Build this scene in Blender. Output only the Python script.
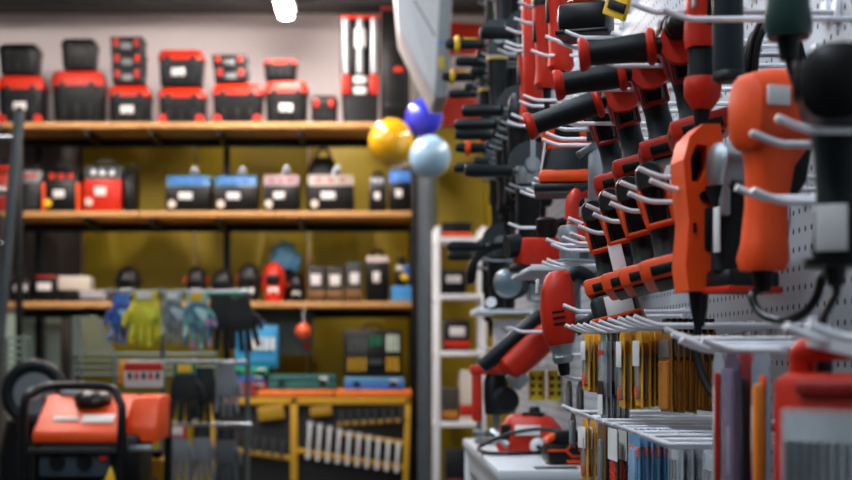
import bpy, bmesh, math, random
from mathutils import Vector, Matrix, Euler
random.seed(11)
S = bpy.context.scene
COL = S.collection
for _o in list(bpy.data.objects):
    bpy.data.objects.remove(_o)

# ------------------------------------------------------------------ camera, light, exposure
F, U0, V0, EYE = 1400.0, 365.0, 354.0, 1.15
cam = bpy.data.cameras.new('camera'); camo = bpy.data.objects.new('camera', cam); COL.objects.link(camo)
cam.sensor_width = 36.0; cam.lens = F / 852 * 36
cam.shift_x = (426 - U0) / 852; cam.shift_y = (V0 - 240) / 852
camo.location = (0, 0, EYE); camo.rotation_euler = (math.pi / 2, 0, 0)
cam.clip_start = 0.05
cam.dof.use_dof = True; cam.dof.focus_distance = 2.15; cam.dof.aperture_fstop = 4.6
S.camera = camo
S.view_settings.view_transform = 'Standard'; S.view_settings.look = 'None'
S.view_settings.gamma = 1.0; S.view_settings.use_curve_mapping = False
S.view_settings.exposure = 0.42
w = bpy.data.worlds.new('world'); S.world = w; w.use_nodes = True
w.node_tree.nodes['Background'].inputs[0].default_value = (0.6, 0.8, 1.0, 1)
w.node_tree.nodes['Background'].inputs[1].default_value = 0.02
LAMP_BACK, LAMP_AISLE = 105.0, 50.0     # glow of the tube lamps at the back and over the aisle (built with each lamp)

def P(u, v, Y):
    return Vector(((u - U0) / F * Y, Y, EYE - (v - V0) / F * Y))
def XU(u, Y): return (u - U0) / F * Y
def ZV(v, Y): return EYE - (v - V0) / F * Y

# ------------------------------------------------------------------ materials
def lin(h):
    c = [int(h[i:i + 2], 16) / 255 for i in (0, 2, 4)]
    return [x / 12.92 if x <= .04045 else ((x + .055) / 1.055) ** 2.4 for x in c]
MATS = {}
def mat(h, rough=.5, metal=0., alpha=1., vary=.12, scale=30., bump=.0, coat=0., emit=0., spec=.5):
    key = (h, rough, metal, alpha, vary, scale, bump, coat, emit, spec)
    if key in MATS: return MATS[key]
    m = bpy.data.materials.new('mat_' + h); m.use_nodes = True
    nt = m.node_tree; b = nt.nodes['Principled BSDF']
    c = lin(h)
    tc = nt.nodes.new('ShaderNodeTexCoord'); nz = nt.nodes.new('ShaderNodeTexNoise')
    nz.inputs['Scale'].default_value = scale; nz.inputs['Detail'].default_value = 4
    nt.links.new(tc.outputs['Object'], nz.inputs['Vector'])
    mx = nt.nodes.new('ShaderNodeMix'); mx.data_type = 'RGBA'
    mx.inputs[6].default_value = [x * (1 - vary) for x in c] + [1]
    mx.inputs[7].default_value = [min(1, x * (1 + vary)) for x in c] + [1]
    nt.links.new(nz.outputs['Fac'], mx.inputs[0]); nt.links.new(mx.outputs[2], b.inputs['Base Color'])
    mr = nt.nodes.new('ShaderNodeMapRange'); mr.inputs['To Min'].default_value = max(.03, rough - .08)
    mr.inputs['To Max'].default_value = min(1, rough + .08)
    nt.links.new(nz.outputs['Fac'], mr.inputs['Value']); nt.links.new(mr.outputs[0], b.inputs['Roughness'])
    b.inputs['Metallic'].default_value = metal; b.inputs['Alpha'].default_value = alpha
    b.inputs['Coat Weight'].default_value = coat; b.inputs['Specular IOR Level'].default_value = spec
    if bump:
        bp = nt.nodes.new('ShaderNodeBump'); bp.inputs['Strength'].default_value = bump; bp.inputs['Distance'].default_value = .002
        nt.links.new(nz.outputs['Fac'], bp.inputs['Height']); nt.links.new(bp.outputs[0], b.inputs['Normal'])
    if emit:
        b.inputs['Emission Color'].default_value = c + [1]; b.inputs['Emission Strength'].default_value = emit
    MATS[key] = m
    return m

RED = mat('b8240c', .42, spec=.32); DRED = mat('86170f', .4); ORANGE = mat('e04a10', .45, spec=.35); AMBER = mat('b8741a', .5)
BLACK = mat('08090a', .38, spec=.28); RUBBER = mat('0d1619', .5, bump=.15, scale=250, spec=.25); DARK = mat('111517', .4, spec=.3)
SILVER = mat('a9b2b5', .32, .85); STEEL = mat('7d878b', .38, .9); WHITE = mat('dfe1e4', .45, vary=.04); LABEL = mat('d3d2d0', .6, vary=.05)
HOOK = mat('f2f3f8', .3, vary=.02, coat=.3); YELLOW = mat('e0b31a', .45); GREY = mat('70777a', .5); MID = mat('2d3437', .5)
GREEN = mat('0f6b4a', .5); TEAL = mat('1c5a58', .5); BLUE = mat('2a63b8', .5); LBLUE = mat('4a88b4', .5); WOOD = mat('b98a52', .55, scale=14, vary=.3)
CLEAR = mat('c6d0d4', .15, alpha=.38, coat=.5); CLEARG = mat('8f999d', .2, alpha=.6, coat=.4)
OCHRE = mat('b98f1c', .5); CREAM = mat('c4bdae', .6)

# ------------------------------------------------------------------ mesh building
class B:
    def __init__(s): s.bm = bmesh.new()
    def box(s, c, d, bev=0, rot=None, seg=2):
        m = Matrix.Translation(Vector(c))
        if rot: m = m @ Euler(rot).to_matrix().to_4x4()
        m = m @ Matrix.Diagonal((d[0], d[1], d[2], 1))
        vs = bmesh.ops.create_cube(s.bm, size=1, matrix=m)['verts']
        if bev:
            es = list({e for v in vs for e in v.link_edges})
            bmesh.ops.bevel(s.bm, geom=es, offset=min(bev, min(d) * .49), segments=seg, affect='EDGES', profile=.5)
        return s
    def rings(s, rs, cap=True, closed=False):
        V = [[s.bm.verts.new(p) for p in r] for r in rs]
        n = len(V[0]); k = len(V)
        for i in range(k if closed else k - 1):
            a, b = V[i], V[(i + 1) % k]
            for j in range(n):
                s.bm.faces.new((a[j], a[(j + 1) % n], b[(j + 1) % n], b[j]))
        if cap and not closed:
            s.bm.faces.new(list(reversed(V[0]))); s.bm.faces.new(V[-1])
        return s
    def loft(s, secs, ax='z', n=16):
        """secs: (t, c1, c2, r1, r2[, p]) along axis; superellipse exponent p"""
        rs = []
        for q in secs:
            t, c1, c2, a, b = q[:5]; p = q[5] if len(q) > 5 else 2.
            r = []
            for i in range(n):
                th = 2 * math.pi * (i + .5) / n; co, si = math.cos(th), math.sin(th)
                x = c1 + a * math.copysign(abs(co) ** (2 / p), co); y = c2 + b * math.copysign(abs(si) ** (2 / p), si)
                r.append({'z': (x, y, t), 'x': (t, x, y), 'y': (y, t, x)}[ax])   # y axis: c1 is z, c2 is x
            rs.append(r)
        return s.rings(rs)
    def cyl(s, p0, p1, r0, r1=None, n=16):
        return s.lathe([(r0, 0), (r0 if r1 is None else r1, 1)], p0, p1, n)
    def lathe(s, prof, p0, p1, n=20):
        """prof (r, t) with t 0..1 from p0 to p1"""
        p0, p1 = Vector(p0), Vector(p1); d = p1 - p0; z = d.normalized()
        x = z.orthogonal().normalized(); y = z.cross(x)
        rs = [[p0 + d * t + (x * math.cos(2 * math.pi * i / n) + y * math.sin(2 * math.pi * i / n)) * max(r, 1e-4) for i in range(n)] for r, t in prof]
        return s.rings(rs)
    def tube(s, pts, r, n=8, closed=False):
        pts = [Vector(p) for p in pts]; k = len(pts); rs = []
        x = None
        for i, p in enumerate(pts):
            a = pts[(i - 1) % k] if closed or i else p; b = pts[(i + 1) % k] if closed or i < k - 1 else p
            t = (b - a).normalized()
            x = t.orthogonal().normalized() if x is None else (x - t * x.dot(t)).normalized()
            y = t.cross(x); rr = r[i] if isinstance(r, (list, tuple)) else r
            rs.append([p + (x * math.cos(2 * math.pi * j / n) + y * math.sin(2 * math.pi * j / n)) * rr for j in range(n)])
        return s.rings(rs, closed=closed)
    def prism(s, poly, ax, a, b, bev=0):
        f = {'x': lambda p, t: (t, p[0], p[1]), 'y': lambda p, t: (p[0], t, p[1]), 'z': lambda p, t: (p[0], p[1], t)}[ax]
        A = [s.bm.verts.new(f(p, a)) for p in poly]; C = [s.bm.verts.new(f(p, b)) for p in poly]; n = len(poly)
        fs = [s.bm.faces.new(list(reversed(A))), s.bm.faces.new(C)]
        for i in range(n): fs.append(s.bm.faces.new((A[i], A[(i + 1) % n], C[(i + 1) % n], C[i])))
        if bev:
            es = list({e for f_ in fs for e in f_.edges})
            bmesh.ops.bevel(s.bm, geom=es, offset=bev, segments=2, affect='EDGES', profile=.5)
        return s
    def ball(s, c, r, n=20, sc=(1, 1, 1)):
        bmesh.ops.create_uvsphere(s.bm, u_segments=n, v_segments=n // 2 + 2, radius=r,
                                  matrix=Matrix.Translation(Vector(c)) @ Matrix.Diagonal((sc[0], sc[1], sc[2], 1)))
        return s
    def obj(s, name, m, parent=None, ang=35):
        me = bpy.data.meshes.new(name)
        bmesh.ops.recalc_face_normals(s.bm, faces=s.bm.faces[:])
        s.bm.to_mesh(me); s.bm.free()
        me.polygons.foreach_set('use_smooth', [True] * len(me.polygons))
        me.set_sharp_from_angle(angle=math.radians(ang))
        me.materials.append(m)
        o = bpy.data.objects.new(name, me); COL.objects.link(o)
        if parent: o.parent = parent
        return o

def curve(pts, k=6, closed=False):
    pts = [Vector(p) for p in pts]; n = len(pts); out = []
    for i in range(n if closed else n - 1):
        if closed: a, b, c, d = pts[(i - 1) % n], pts[i], pts[(i + 1) % n], pts[(i + 2) % n]
        else: a, b, c, d = pts[max(i - 1, 0)], pts[i], pts[i + 1], pts[min(i + 2, n - 1)]
        for j in range(k):
            t = j / k
            out.append(.5 * ((2 * b) + (c - a) * t + (2 * a - 5 * b + 4 * c - d) * t * t + (3 * b - a - 3 * c + d) * t ** 3))
    if not closed: out.append(pts[-1])
    return out

def tag(o, label, cat, group=None):
    o['label'] = label; o['category'] = cat
    if group: o['group'] = group
    return o
def thing(name, label, cat, loc=(0, 0, 0), rot=(0, 0, 0), group=None, scale=1):
    o = bpy.data.objects.new(name, None); COL.objects.link(o)
    o.empty_display_size = .02
    o.location = loc; o.rotation_euler = rot; o.scale = (scale,) * 3
    return tag(o, label, cat, group)
def struct(name, b, m, parent=None):
    o = b.obj(name, m, parent)
    if not parent: o['kind'] = 'structure'
    return o
def copy_tree(o, parent=None):
    c = o.copy(); COL.objects.link(c); c.parent = parent
    for ch in list(o.children): copy_tree(ch, c)
    return c
R = math.radians

# ------------------------------------------------------------------ the room
D = 0.57                      # pegboard face
GONDOLA_END = 5.35
def pegboard_mat():
    m = bpy.data.materials.new('perforated_panel'); m.use_nodes = True; nt = m.node_tree; b = nt.nodes['Principled BSDF']
    tc = nt.nodes.new('ShaderNodeTexCoord'); sp = nt.nodes.new('ShaderNodeSeparateXYZ'); nt.links.new(tc.outputs['Object'], sp.inputs[0])
    def mth(op, a, v=None, bb=None):
        n = nt.nodes.new('ShaderNodeMath'); n.operation = op
        nt.links.new(a, n.inputs[0])
        if bb is not None: nt.links.new(bb, n.inputs[1])
        elif v is not None: n.inputs[1].default_value = v
        return n.outputs[0]
    def cell(o): return mth('SUBTRACT', mth('FRACT', mth('MULTIPLY', o, 40.)), .5)
    a = cell(sp.outputs['Y']); c = cell(sp.outputs['Z'])
    d = mth('ADD', mth('MULTIPLY', a, bb=a), bb=mth('MULTIPLY', c, bb=c))
    hole = mth('LESS_THAN', d, .026)
    nz = nt.nodes.new('ShaderNodeTexNoise'); nz.inputs['Scale'].default_value = 5; nt.links.new(tc.outputs['Object'], nz.inputs['Vector'])
    mx0 = nt.nodes.new('ShaderNodeMix'); mx0.data_type = 'RGBA'; mx0.inputs[6].default_value = lin('b2b8be') + [1]; mx0.inputs[7].default_value = lin('c4cacf') + [1]
    nt.links.new(nz.outputs['Fac'], mx0.inputs[0])
    mx = nt.nodes.new('ShaderNodeMix'); mx.data_type = 'RGBA'; nt.links.new(hole, mx.inputs[0]); nt.links.new(mx0.outputs[2], mx.inputs[6])
    mx.inputs[7].default_value = (.02, .022, .025, 1)
    nt.links.new(mx.outputs[2], b.inputs['Base Color']); b.inputs['Roughness'].default_value = .45
    bp = nt.nodes.new('ShaderNodeBump'); bp.invert = True; bp.inputs['Distance'].default_value = .002; nt.links.new(hole, bp.inputs['Height']); nt.links.new(bp.outputs[0], b.inputs['Normal'])
    return m
PEG = pegboard_mat()
FLOOR_M = mat('3c3d3d', .35, scale=6); BLACKCEIL = mat('0c0c0d', .8); WALLW = mat('f2eaea', .7, vary=.03, scale=3); WALLG = mat('5c5e60', .7, scale=3)
OLIVE = mat('b0990c', .55, vary=.1, scale=5); BROWN = mat('5d5450', .7, scale=4)
struct('floor', B().box((0, 4, -.05), (10, 13, .1)), FLOOR_M)
struct('ceiling', B().box((0, 4, 3.75), (10, 13, .1)), BLACKCEIL)
struct('wall_left', B().box((-4.55, 4, 1.85), (.1, 12.4, 3.7)), WALLG)
struct('wall_right', B().box((3.05, 4, 1.85), (.1, 12.4, 3.7)), WALLG)
struct('wall_front', B().box((-.75, -2.25, 1.85), (7.5, .1, 3.7)), WALLG)
wb = struct('wall_back', B().box((-.75, 9.95, 1.85), (7.5, .1, 3.7)), WALLW)
ZO = ZV(122, 9.6)
x = -4.4
for i in range(9):                                   # olive lining boards below the top shelf
    wd = .8
    m_ = BROWN if i in (2,) else OLIVE
    B().box((x + wd / 2, 9.885, ZO / 2), (wd - .012, .03, ZO), .004).obj('wall_panel', m_, wb)
    x += wd
struct('trim_1', B().box((-.75, 9.2, ZV(-6, 9.2)), (7.4, .25, .2)), mat('0a0a0b', .7))     # dark beam under the ceiling
# pegboard partition
wp = struct('wall_pegboard', B().box((D + .045, (GONDOLA_END - 1.5) / 2 + .0, 1.35), (.05, GONDOLA_END + 1.5, 2.7), .003), mat('b9bec3', .5))
y = -1.45
while y < GONDOLA_END - .1:
    B().box((D + .01, y + .49, 1.4), (.02, .97, 2.55), .003).obj('pegboard_panel', PEG, wp)
    B().box((D + .012, y - .002, 1.4), (.02, .022, 2.6), .002).obj('slotted_upright', mat('aeb4b9', .4, .3), wp)
    y += .97

def lamp(x, y0, y1, z, name_label, glow, hexc='fff0e8'):
    t = thing('tube_lamp', name_label, 'ceiling lamp', (x, (y0 + y1) / 2, z), group='linear tube lamps under the black ceiling'); L = y1 - y0
    B().box((0, 0, .045), (.12, L, .05), .008).obj('housing', WHITE, t)
    B().loft([(-L / 2, .0, 0, .024, .045), (L / 2, .0, 0, .024, .045)], 'y').obj('diffuser', mat(hexc, .4, emit=glow, vary=0), t)
    for s in (-1, 1): B().tube([(0, s * L * .4, .06), (0, s * L * .4, 3.7 - z)], .004).obj('hanger_rod', STEEL, t)
    return t
LZ = ZV(15, 8.3)
LB = ZV(16, 9.0)
lamp(XU(286, 9.0), 6.5, 9.0, LB, 'long glowing tube lamp hanging above the toolbox shelf', LAMP_BACK)
lamp(-.46, -.2, 4.6, LZ, 'long tube lamp over the aisle by the pegboard', LAMP_AISLE, 'eaf4ff')
lamp(-2.0, 5.8, 8.25, LB, 'long tube lamp over the generator side of the shop', LAMP_BACK * .8)
lamp(-2.6, -.2, 3.4, LZ, 'long tube lamp over the open floor left of the aisle', LAMP_AISLE * .6, 'eaf4ff')
lamp(1.7, 5.8, 8.6, LZ, 'long tube lamp behind the pegboard partition', LAMP_BACK * .5)
# ------------------------------------------------------------------ hooks on the pegboard
def hook(prongs, label, group, r=.0034, up=.011, bend=.032, m=None):
    m = m or HOOK
    """prongs: (Y, z above eye, X of tip)"""
    yc = sum(p[0] for p in prongs) / len(prongs); zc = sum(p[1] for p in prongs) / len(prongs)
    base = Vector((D, yc, EYE + zc))
    t = thing('peg_hook', label, 'hook', base, group=group)
    ys = [p[0] for p in prongs]; zs = [p[1] for p in prongs]
    for (Y, z, xt) in prongs:
        y, zz = Y - yc, z - zc; X = xt - D
        B().box((-.004, y, zz), (.007, .022, .028), .002).obj('back_plate', m, t)
        B().tube([(-.002, y, zz), (X + bend, y, zz), (X + bend * .8, y, zz + up * .1), (X + bend * .4, y, zz + up * .5), (X, y, zz + up)], r, 8).obj('prong', m, t)
    return t
def hook_px(tips, label, group, xt=.33, r=.0034, up=.011):
    pr = []
    for (u, v) in tips:
        Y = F * xt / (u - U0); pr.append((Y, (V0 - v) / F * Y - up, xt))
    return hook(pr, label, group, r, up)

def sticker(parent, c, d, name='price_tag', rot=None):
    o = B().box(c, d, .0006, rot).obj(name, LABEL, parent); return o

# ------------------------------------------------------------------ cordless drill
def cordless_drill(name, label, loc, rz, c_body, c_frame=None, c_handle=None, battery=False, grip=None, tagged=False, group=None, roll=0., chuck=True, s=1.0, c_foot=None, pitch=0., c_clutch=None, zc=.158, rb=1.0, c_motor=None):
    c_motor = c_motor or c_body; k = min(0., zc - .146)
    c_frame = c_frame or c_body; c_handle = c_handle or RUBBER; c_foot = c_foot or c_body
    t = thing(name, label, 'power tool', loc, (R(roll), R(pitch), R(rz)), group, s)
    ft = B().box((.012, 0, .017), (.1, .078, .027), .006).obj('foot', c_foot, t)
    B().box((.014, 0, .003), (.084, .05, .006), .002).obj('battery_slot', BLACK, ft)
    B().box((.061, 0, .014), (.006, .052, .013), .002).obj('latch', BLACK, ft)
    for sy in (-1, 1): B().box((.012, sy * .0372, .018), (.055, .004, .012), .002).obj('rail_rib', BLACK, ft)
    B().loft([(.03, -.004, 0, .03, .025, 3), (.045, -.008, 0, .024, .019, 2.6), (.07, -.008, 0, .021, .0175, 2.4), (.095, -.006, 0, .0225, .0185, 2.4), (.118, -.004, 0, .025, .02, 2.5)]).obj('handle', c_handle, t)
    fr = B().loft([(.098 + k, -.012, 0, .018, .0215, 3), (.118 + k, -.008, 0, .024, .0235, 3), (.135 + k, .0, 0, .036, .025, 3)]).obj('trigger_housing', c_frame, t)
    for sy in (-1, 1): B().box((.031, sy * .0165, .108 + k), (.014, .005, .05), .003).obj('guard_rail', c_frame, fr)
    B().box((.028, 0, .0855 + k), (.018, .038, .006), .003).obj('guard_bar', c_frame, fr)
    B().loft([(.09 + k, .022, 0, .008, .0105, 3), (.105 + k, .026, 0, .0105, .0115, 3), (.128 + k, .027, 0, .009, .011, 3)]).obj('trigger', BLACK, t)
    B().loft([(-.066, 0, zc, .02 * rb, .022 * rb, 2.5), (-.06, 0, zc, .029 * rb, .03 * rb, 2.5), (-.03, 0, zc, .0335 * rb, .0345 * rb, 2.6), (.02, 0, zc, .033 * rb, .035 * rb, 2.6), (.045, 0, zc, .03 * rb, .031 * rb, 2.4), (.052, 0, zc, .026 * rb, .027 * rb, 2.2)], 'x').obj('motor_housing', c_motor, t)
    B().loft([(-.071, 0, zc, .016 * rb, .018 * rb, 2.5), (-.0655, 0, zc, .021 * rb, .023 * rb, 2.5)], 'x').obj('rear_cap', BLACK, t)
    for sy in (-1, 1):
        B().box((-.03, sy * .0325 * rb, zc), (.03, .006, .03 * rb), .002).obj('vent_panel', BLACK, t)
    if chuck:
        B().lathe([(.0235 * rb, 0), (.024 * rb, .3), (.021 * rb, .9), (.017 * rb, 1)], (.05, 0, zc), (.07, 0, zc), 20).obj('clutch_ring', c_clutch or DARK, t)
        B().lathe([(.0155, 0), (.0155, .5), (.014, .55), (.012, .85), (.0065, 1), (.003, 1)], (.069, 0, zc), (.092, 0, zc), 20).obj('chuck', DARK, t)
    if battery:
        bt = B().loft([(-.052, .012, 0, .05, .034, 6), (-.048, .012, 0, .054, .038, 6), (-.008, .012, 0, .054, .038, 6), (-.001, .012, 0, .05, .035, 6)]).obj('battery', BLACK, t)
        B().box((.012, 0, -.037), (.111, .079, .006), .002).obj('stripe', c_body, bt)
        B().box((.012, 0, -.0525), (.07, .045, .002), .0008).obj('badge', GREY, bt)
        B().box((.067, .008, -.02), (.0015, .042, .03), .0005).obj('price_sticker', LABEL, bt)
    if tagged:
        B().box((.036, -.01, .055), (.0012, .02, .042), .0004, (0, R(-8), 0)).obj('price_tag', LABEL, t)
    if grip:                                         # side handle pointing away from the wall
        L, droop, rc = grip
        g = bpy.data.objects.new('side_handle', None); COL.objects.link(g); g.parent = t; g.location = (.055, 0, zc - .019); g.rotation_euler = (R(droop), 0, 0)
        B().lathe([(.027, 0), (.0285, .5), (.027, 1)], (-.008, 0, 0), (.008, 0, 0), 20).obj('clamp_ring', rc, g)
        B().cyl((0, -.024, 0), (0, -.04, 0), .011).obj('neck', BLACK, g)
        y0 = -.035
        B().lathe([(.0165, 0), (.0185, .08), (.0175, .4), (.0155, .75), (.0155, 1)], (0, y0, 0), (0, y0 - L, 0), 20).obj('rubber_grip', RUBBER, g)
        B().lathe([(.0185, 0), (.0235, .3), (.0235, .7), (.0185, 1)], (0, y0 + .004, 0), (0, y0 - .008, 0), 24).obj('collar_ring', rc, g)
        e = y0 - L
        rs = [(.0155, 0), (.0205, .35), (.0215, .8), (.0195, 1), (.0115, 1), (.0095, .55), (.002, .5)]
        B().lathe(rs, (0, e + .002, 0), (0, e - .012, 0), 24).obj('end_ring', rc, g)
    return t

# ------------------------------------------------------------------ corded pistol drill
def corded_drill(name, label, loc, rz, c_body, c_handle, c_nose, cord, group=None, s=1., badge=False, short=False):
    t = thing(name, label, 'power tool', loc, (0, 0, R(rz)), group, s)
    B().loft([(0, -.012, 0, .0215, .02, 3), (.012, -.012, 0, .025, .0235, 3), (.03, -.01, 0, .0235, .021, 2.6), (.07, -.008, 0, .0215, .019, 2.5), (.11, -.004, 0, .025, .021, 2.6), (.14, .006, 0, .04, .026, 2.8)]).obj('handle', c_handle, t)
    B().loft([(.08, .019, 0, .008, .009, 3), (.095, .026, 0, .012, .0105, 3), (.128, .032, 0, .012, .011, 3)]).obj('trigger', BLACK, t)
    if short:
        B().loft([(-.04, 0, .165, .022, .03, 2.8), (-.034, 0, .165, .031, .04, 2.8), (-.01, 0, .168, .035, .043, 2.8), (.03, 0, .17, .035, .042, 2.8)], 'x').obj('motor_housing', c_body, t)
        B().loft([(.028, 0, .17, .036, .043, 2.8), (.055, 0, .172, .035, .04, 2.6), (.062, 0, .172, .03, .034, 2.5)], 'x').obj('gear_housing', c_nose, t)
    else: B().loft([(-.085, 0, .17, .02, .024, 2.6), (-.078, 0, .17, .033, .037, 2.6), (-.03, 0, .17, .0365, .041, 2.7), (.03, 0, .172, .036, .04, 2.7), (.055, 0, .174, .032, .034, 2.5)], 'x').obj('motor_housing', c_body, t)
    for sy in (-1, 1):
        if short: break
        v = B().box((-.045, sy * .0355, .175), (.04, .006, .036), .002).obj('vent_panel', DARK, t)
        for k in range(4): B().box((-.06 + k * .01, sy * .039, .175), (.003, .002, .028)).obj('vent_slot', BLACK, v)
    B().lathe([(.031, 0), (.03, .5), (.024, .8), (.021, 1)], (.054, 0, .174), (.085, 0, .174), 24).obj('gear_case', c_nose, t)
    B().lathe([(.0205, 0), (.0205, .45), (.017, .5), (.015, .8), (.007, 1), (.003, 1)], (.085, 0, .174), (.118, 0, .174), 20).obj('chuck', STEEL, t)
    if badge:
        B().box((-.016, -.0345, .178), (.026, .004, .02), .001).obj('badge', LABEL, t)
    B().lathe([(.013, 0), (.011, .3), (.0085, 1)], (-.012, 0, .004), (-.012, 0, -.022), 12).obj('cord_sleeve', BLACK, t)
    if cord:
        B().tube(curve([(-.012, 0, -.018)] + cord, 8), .0045, 8).obj('power_cord', BLACK, t)
    return t

# ------------------------------------------------------------------ angle grinder hanging by its head
def grinder(label, loc, c_body, c_ring, grip_len=.105, rz=0, head=SILVER, group=None, guard=1, s=1., ring=True, name='angle_grinder', stub=.03):
    t = thing(name, label, 'power tool', loc, (0, 0, R(rz)), group, s)
    B().loft([(-.045, 0, 0, .028, .026, 3), (-.02, 0, 0, .031, .03, 3), (.012, 0, 0, .029, .027, 3), (.03, 0, 0, .02, .018, 2.5)]).obj('gear_head', head, t)
    B().loft([(-.044, 0, 0, .031, .029, 3), (-.09, 0, 0, .03, .029, 2.6), (-.13, 0, 0, .026, .025, 2.4), (-.19, 0, 0, .023, .022, 2.3), (-.225, 0, 0, .026, .025, 2.6), (-.235, 0, 0, .02, .02, 2.4)]).obj('motor_barrel', c_body, t)
    B().loft([(-.05, 0, 0, .0325, .0305, 3), (-.062, 0, 0, .0325, .0305, 3)]).obj('band', c_ring, t)
    B().box((-.026, 0, -.115), (.01, .014, .045), .003).obj('slide_switch', RUBBER, t)
    B().lathe([(.01, 0), (.008, .4), (.0055, 1)], (0, 0, -.232), (0, 0, -.285), 10).obj('cord_sleeve', BLACK, t)
    g = guard
    B().cyl((0, g * .024, 0), (0, g * .042, 0), .014).obj('spindle', STEEL, t)
    poly = [(.058 * math.cos(a), .058 * math.sin(a)) for a in [math.pi * k / 14 + .1 for k in range(15)]]
    B().prism(poly + [(p[0] * .25, p[1] * .25) for p in reversed(poly)], 'y', g * .031, g * .034).obj('disc_guard', MID, t)
    B().cyl((0, g * .041, 0), (0, g * .048, 0), .02, .018).obj('flange_nut', SILVER, t)
    h = bpy.data.objects.new('side_handle', None); COL.objects.link(h); h.parent = t; h.location = (-.026, 0, -.012)
    B().cyl((.002, 0, 0), (-stub, 0, 0), .008).obj('bolt', STEEL, h)
    B().lathe([(.012, 0), (.017, .06), (.014, .14), (.016, .5), (.0165, .8), (.0145, .96), (.009, 1)], (-stub + .005, 0, 0), (-stub - grip_len, 0, 0), 16).obj('rubber_grip', RUBBER, h)
    if ring:
        B().lathe([(.016, 0), (.026, .25), (.026, .75), (.016, 1)], (-stub - grip_len * .6, 0, 0), (-stub - grip_len * .6 - .018, 0, 0), 20).obj('grip_ring', c_ring, h)
        B().box((-stub - grip_len * .32, 0, .0155), (.045, .012, .005), .002).obj('grip_inlay', c_ring, h)
    return t

# ---- row of red cordless drills with side handles (upper row)
GA = 'white hooks under the red cordless drills'
rowA = [(1.80, .434, (.08, -9, RED)), (1.95, .425, (.082, -6, RED)), (2.11, .417, (.1, 4, RED)), (2.27, .415, None)]
labA = ['red cordless drill with a level side grip ending in an open orange-red ring',
        'red cordless drill with black side grip between two other gripped red drills',
        'red cordless drill whose long black side grip droops steeply above the orange sander',
        'red cordless drill without side grip at the far end of its row']
hkA = ['with the level side grip', 'between two other gripped drills', 'with the drooping side grip', 'without a side grip']
for i, (Y, X_, g) in enumerate(rowA):
    cordless_drill('cordless_drill', labA[i], (X_, Y, EYE + .27 - i * .003), -100, DARK, c_frame=DRED, c_handle=RUBBER, grip=g, roll=14, pitch=0, c_foot=RED, zc=.142, rb=.78)
    z = .38 - i * .003
    hook([(Y + .045, z, .30), (Y - .04, z - .004, .31)], 'white double-prong hook carrying the red cordless drill ' + hkA[i], GA)
hook_px([(631, 3), (663, 9)], 'thick white double hook above the red drills with both tips bent up', GA + ' top', xt=.32)
hook_px([(611, 33), (617, 38)], 'white double hook crossing above the level black side grip', GA + ' top', xt=.33)

# ---- row of orange cordless drills (lower row)
GB = 'white hooks under the orange cordless drills'
rowB = [(1.78, False, False), (1.92, False, False), (2.06, False, True), (2.22, True, False)]
labB = ['orange cordless drill with empty battery slot next to the big orange jigsaw', 'orange cordless drill with empty battery slot and no price tag, second from the jigsaw',
        'orange cordless drill with a white price tag hanging on its black handle', 'orange cordless drill with black battery pack attached and white sticker']
for i, (Y, bt, tg) in enumerate(rowB):
    cordless_drill('cordless_drill', labB[i], (.397, Y, EYE + .088), -106, ORANGE, battery=bt, tagged=tg, roll=14, pitch=-6, chuck=False, zc=.136, rb=.58, c_motor=DARK)
tipsB = [((568, 218), (578, 226)), ((586, 205), (593, 214)), ((603, 193), (610, 203)), ((620, 182), (628, 193))]
hkB = ['with the battery pack', 'with the price tag', 'second from the jigsaw', 'next to the jigsaw']
for i, (a, b) in enumerate(tipsB): hook_px([a, b], 'white double-prong hook carrying the orange cordless drill ' + hkB[i], GB)
hook_px([(638, 168), (650, 180)], 'white double hook carrying the orange jigsaw with the hand opening', 'hook of the jigsaw')

# ---- orange jigsaw with D handle, facing the camera
def dhandle_saw(label, loc, rz, c, group=None, s=1., c2=RUBBER, name='jigsaw'):
    t = thing(name, label, 'power tool', loc, (0, 0, R(rz)), group, s)
    b = B().box((.0, 0, .075), (.11, .062, .07), .016).obj('motor_housing', c, t)
    B().box((-.012, 0, .075), (.05, .064, .03), .004).obj('vent_panel', c2, b)
    for k in range(4): B().box((-.03 + k * .012, 0, .075), (.004, .0655, .022)).obj('vent_slot', BLACK, b)
    path = curve([(-.05, 0, .1), (-.055, 0, .14), (-.035, 0, .168), (.02, 0, .17), (.05, 0, .15), (.055, 0, .105)], 5)
    B().tube(path, .0155, 12).obj('loop_handle', c, t)
    B().tube([p + Vector((0, 0, .004)) for p in path[8:19]], .0152, 12).obj('grip_cover', c2, t)
    B().box((.03, 0, .145), (.016, .014, .022), .004).obj('trigger', BLACK, t)
    B().box((.062, 0, .055), (.03, .04, .075), .006).obj('front_head', SILVER, t)
    B().box((.07, 0, .036), (.006, .002, .04)).obj('blade', STEEL, t)
    B().box((.012, 0, .014), (.15, .075, .006), .002).obj('base_plate', SILVER, t)
    B().box((.005, 0, .028), (.03, .03, .026)).obj('shoe_block', STEEL, t)
    return t
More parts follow.
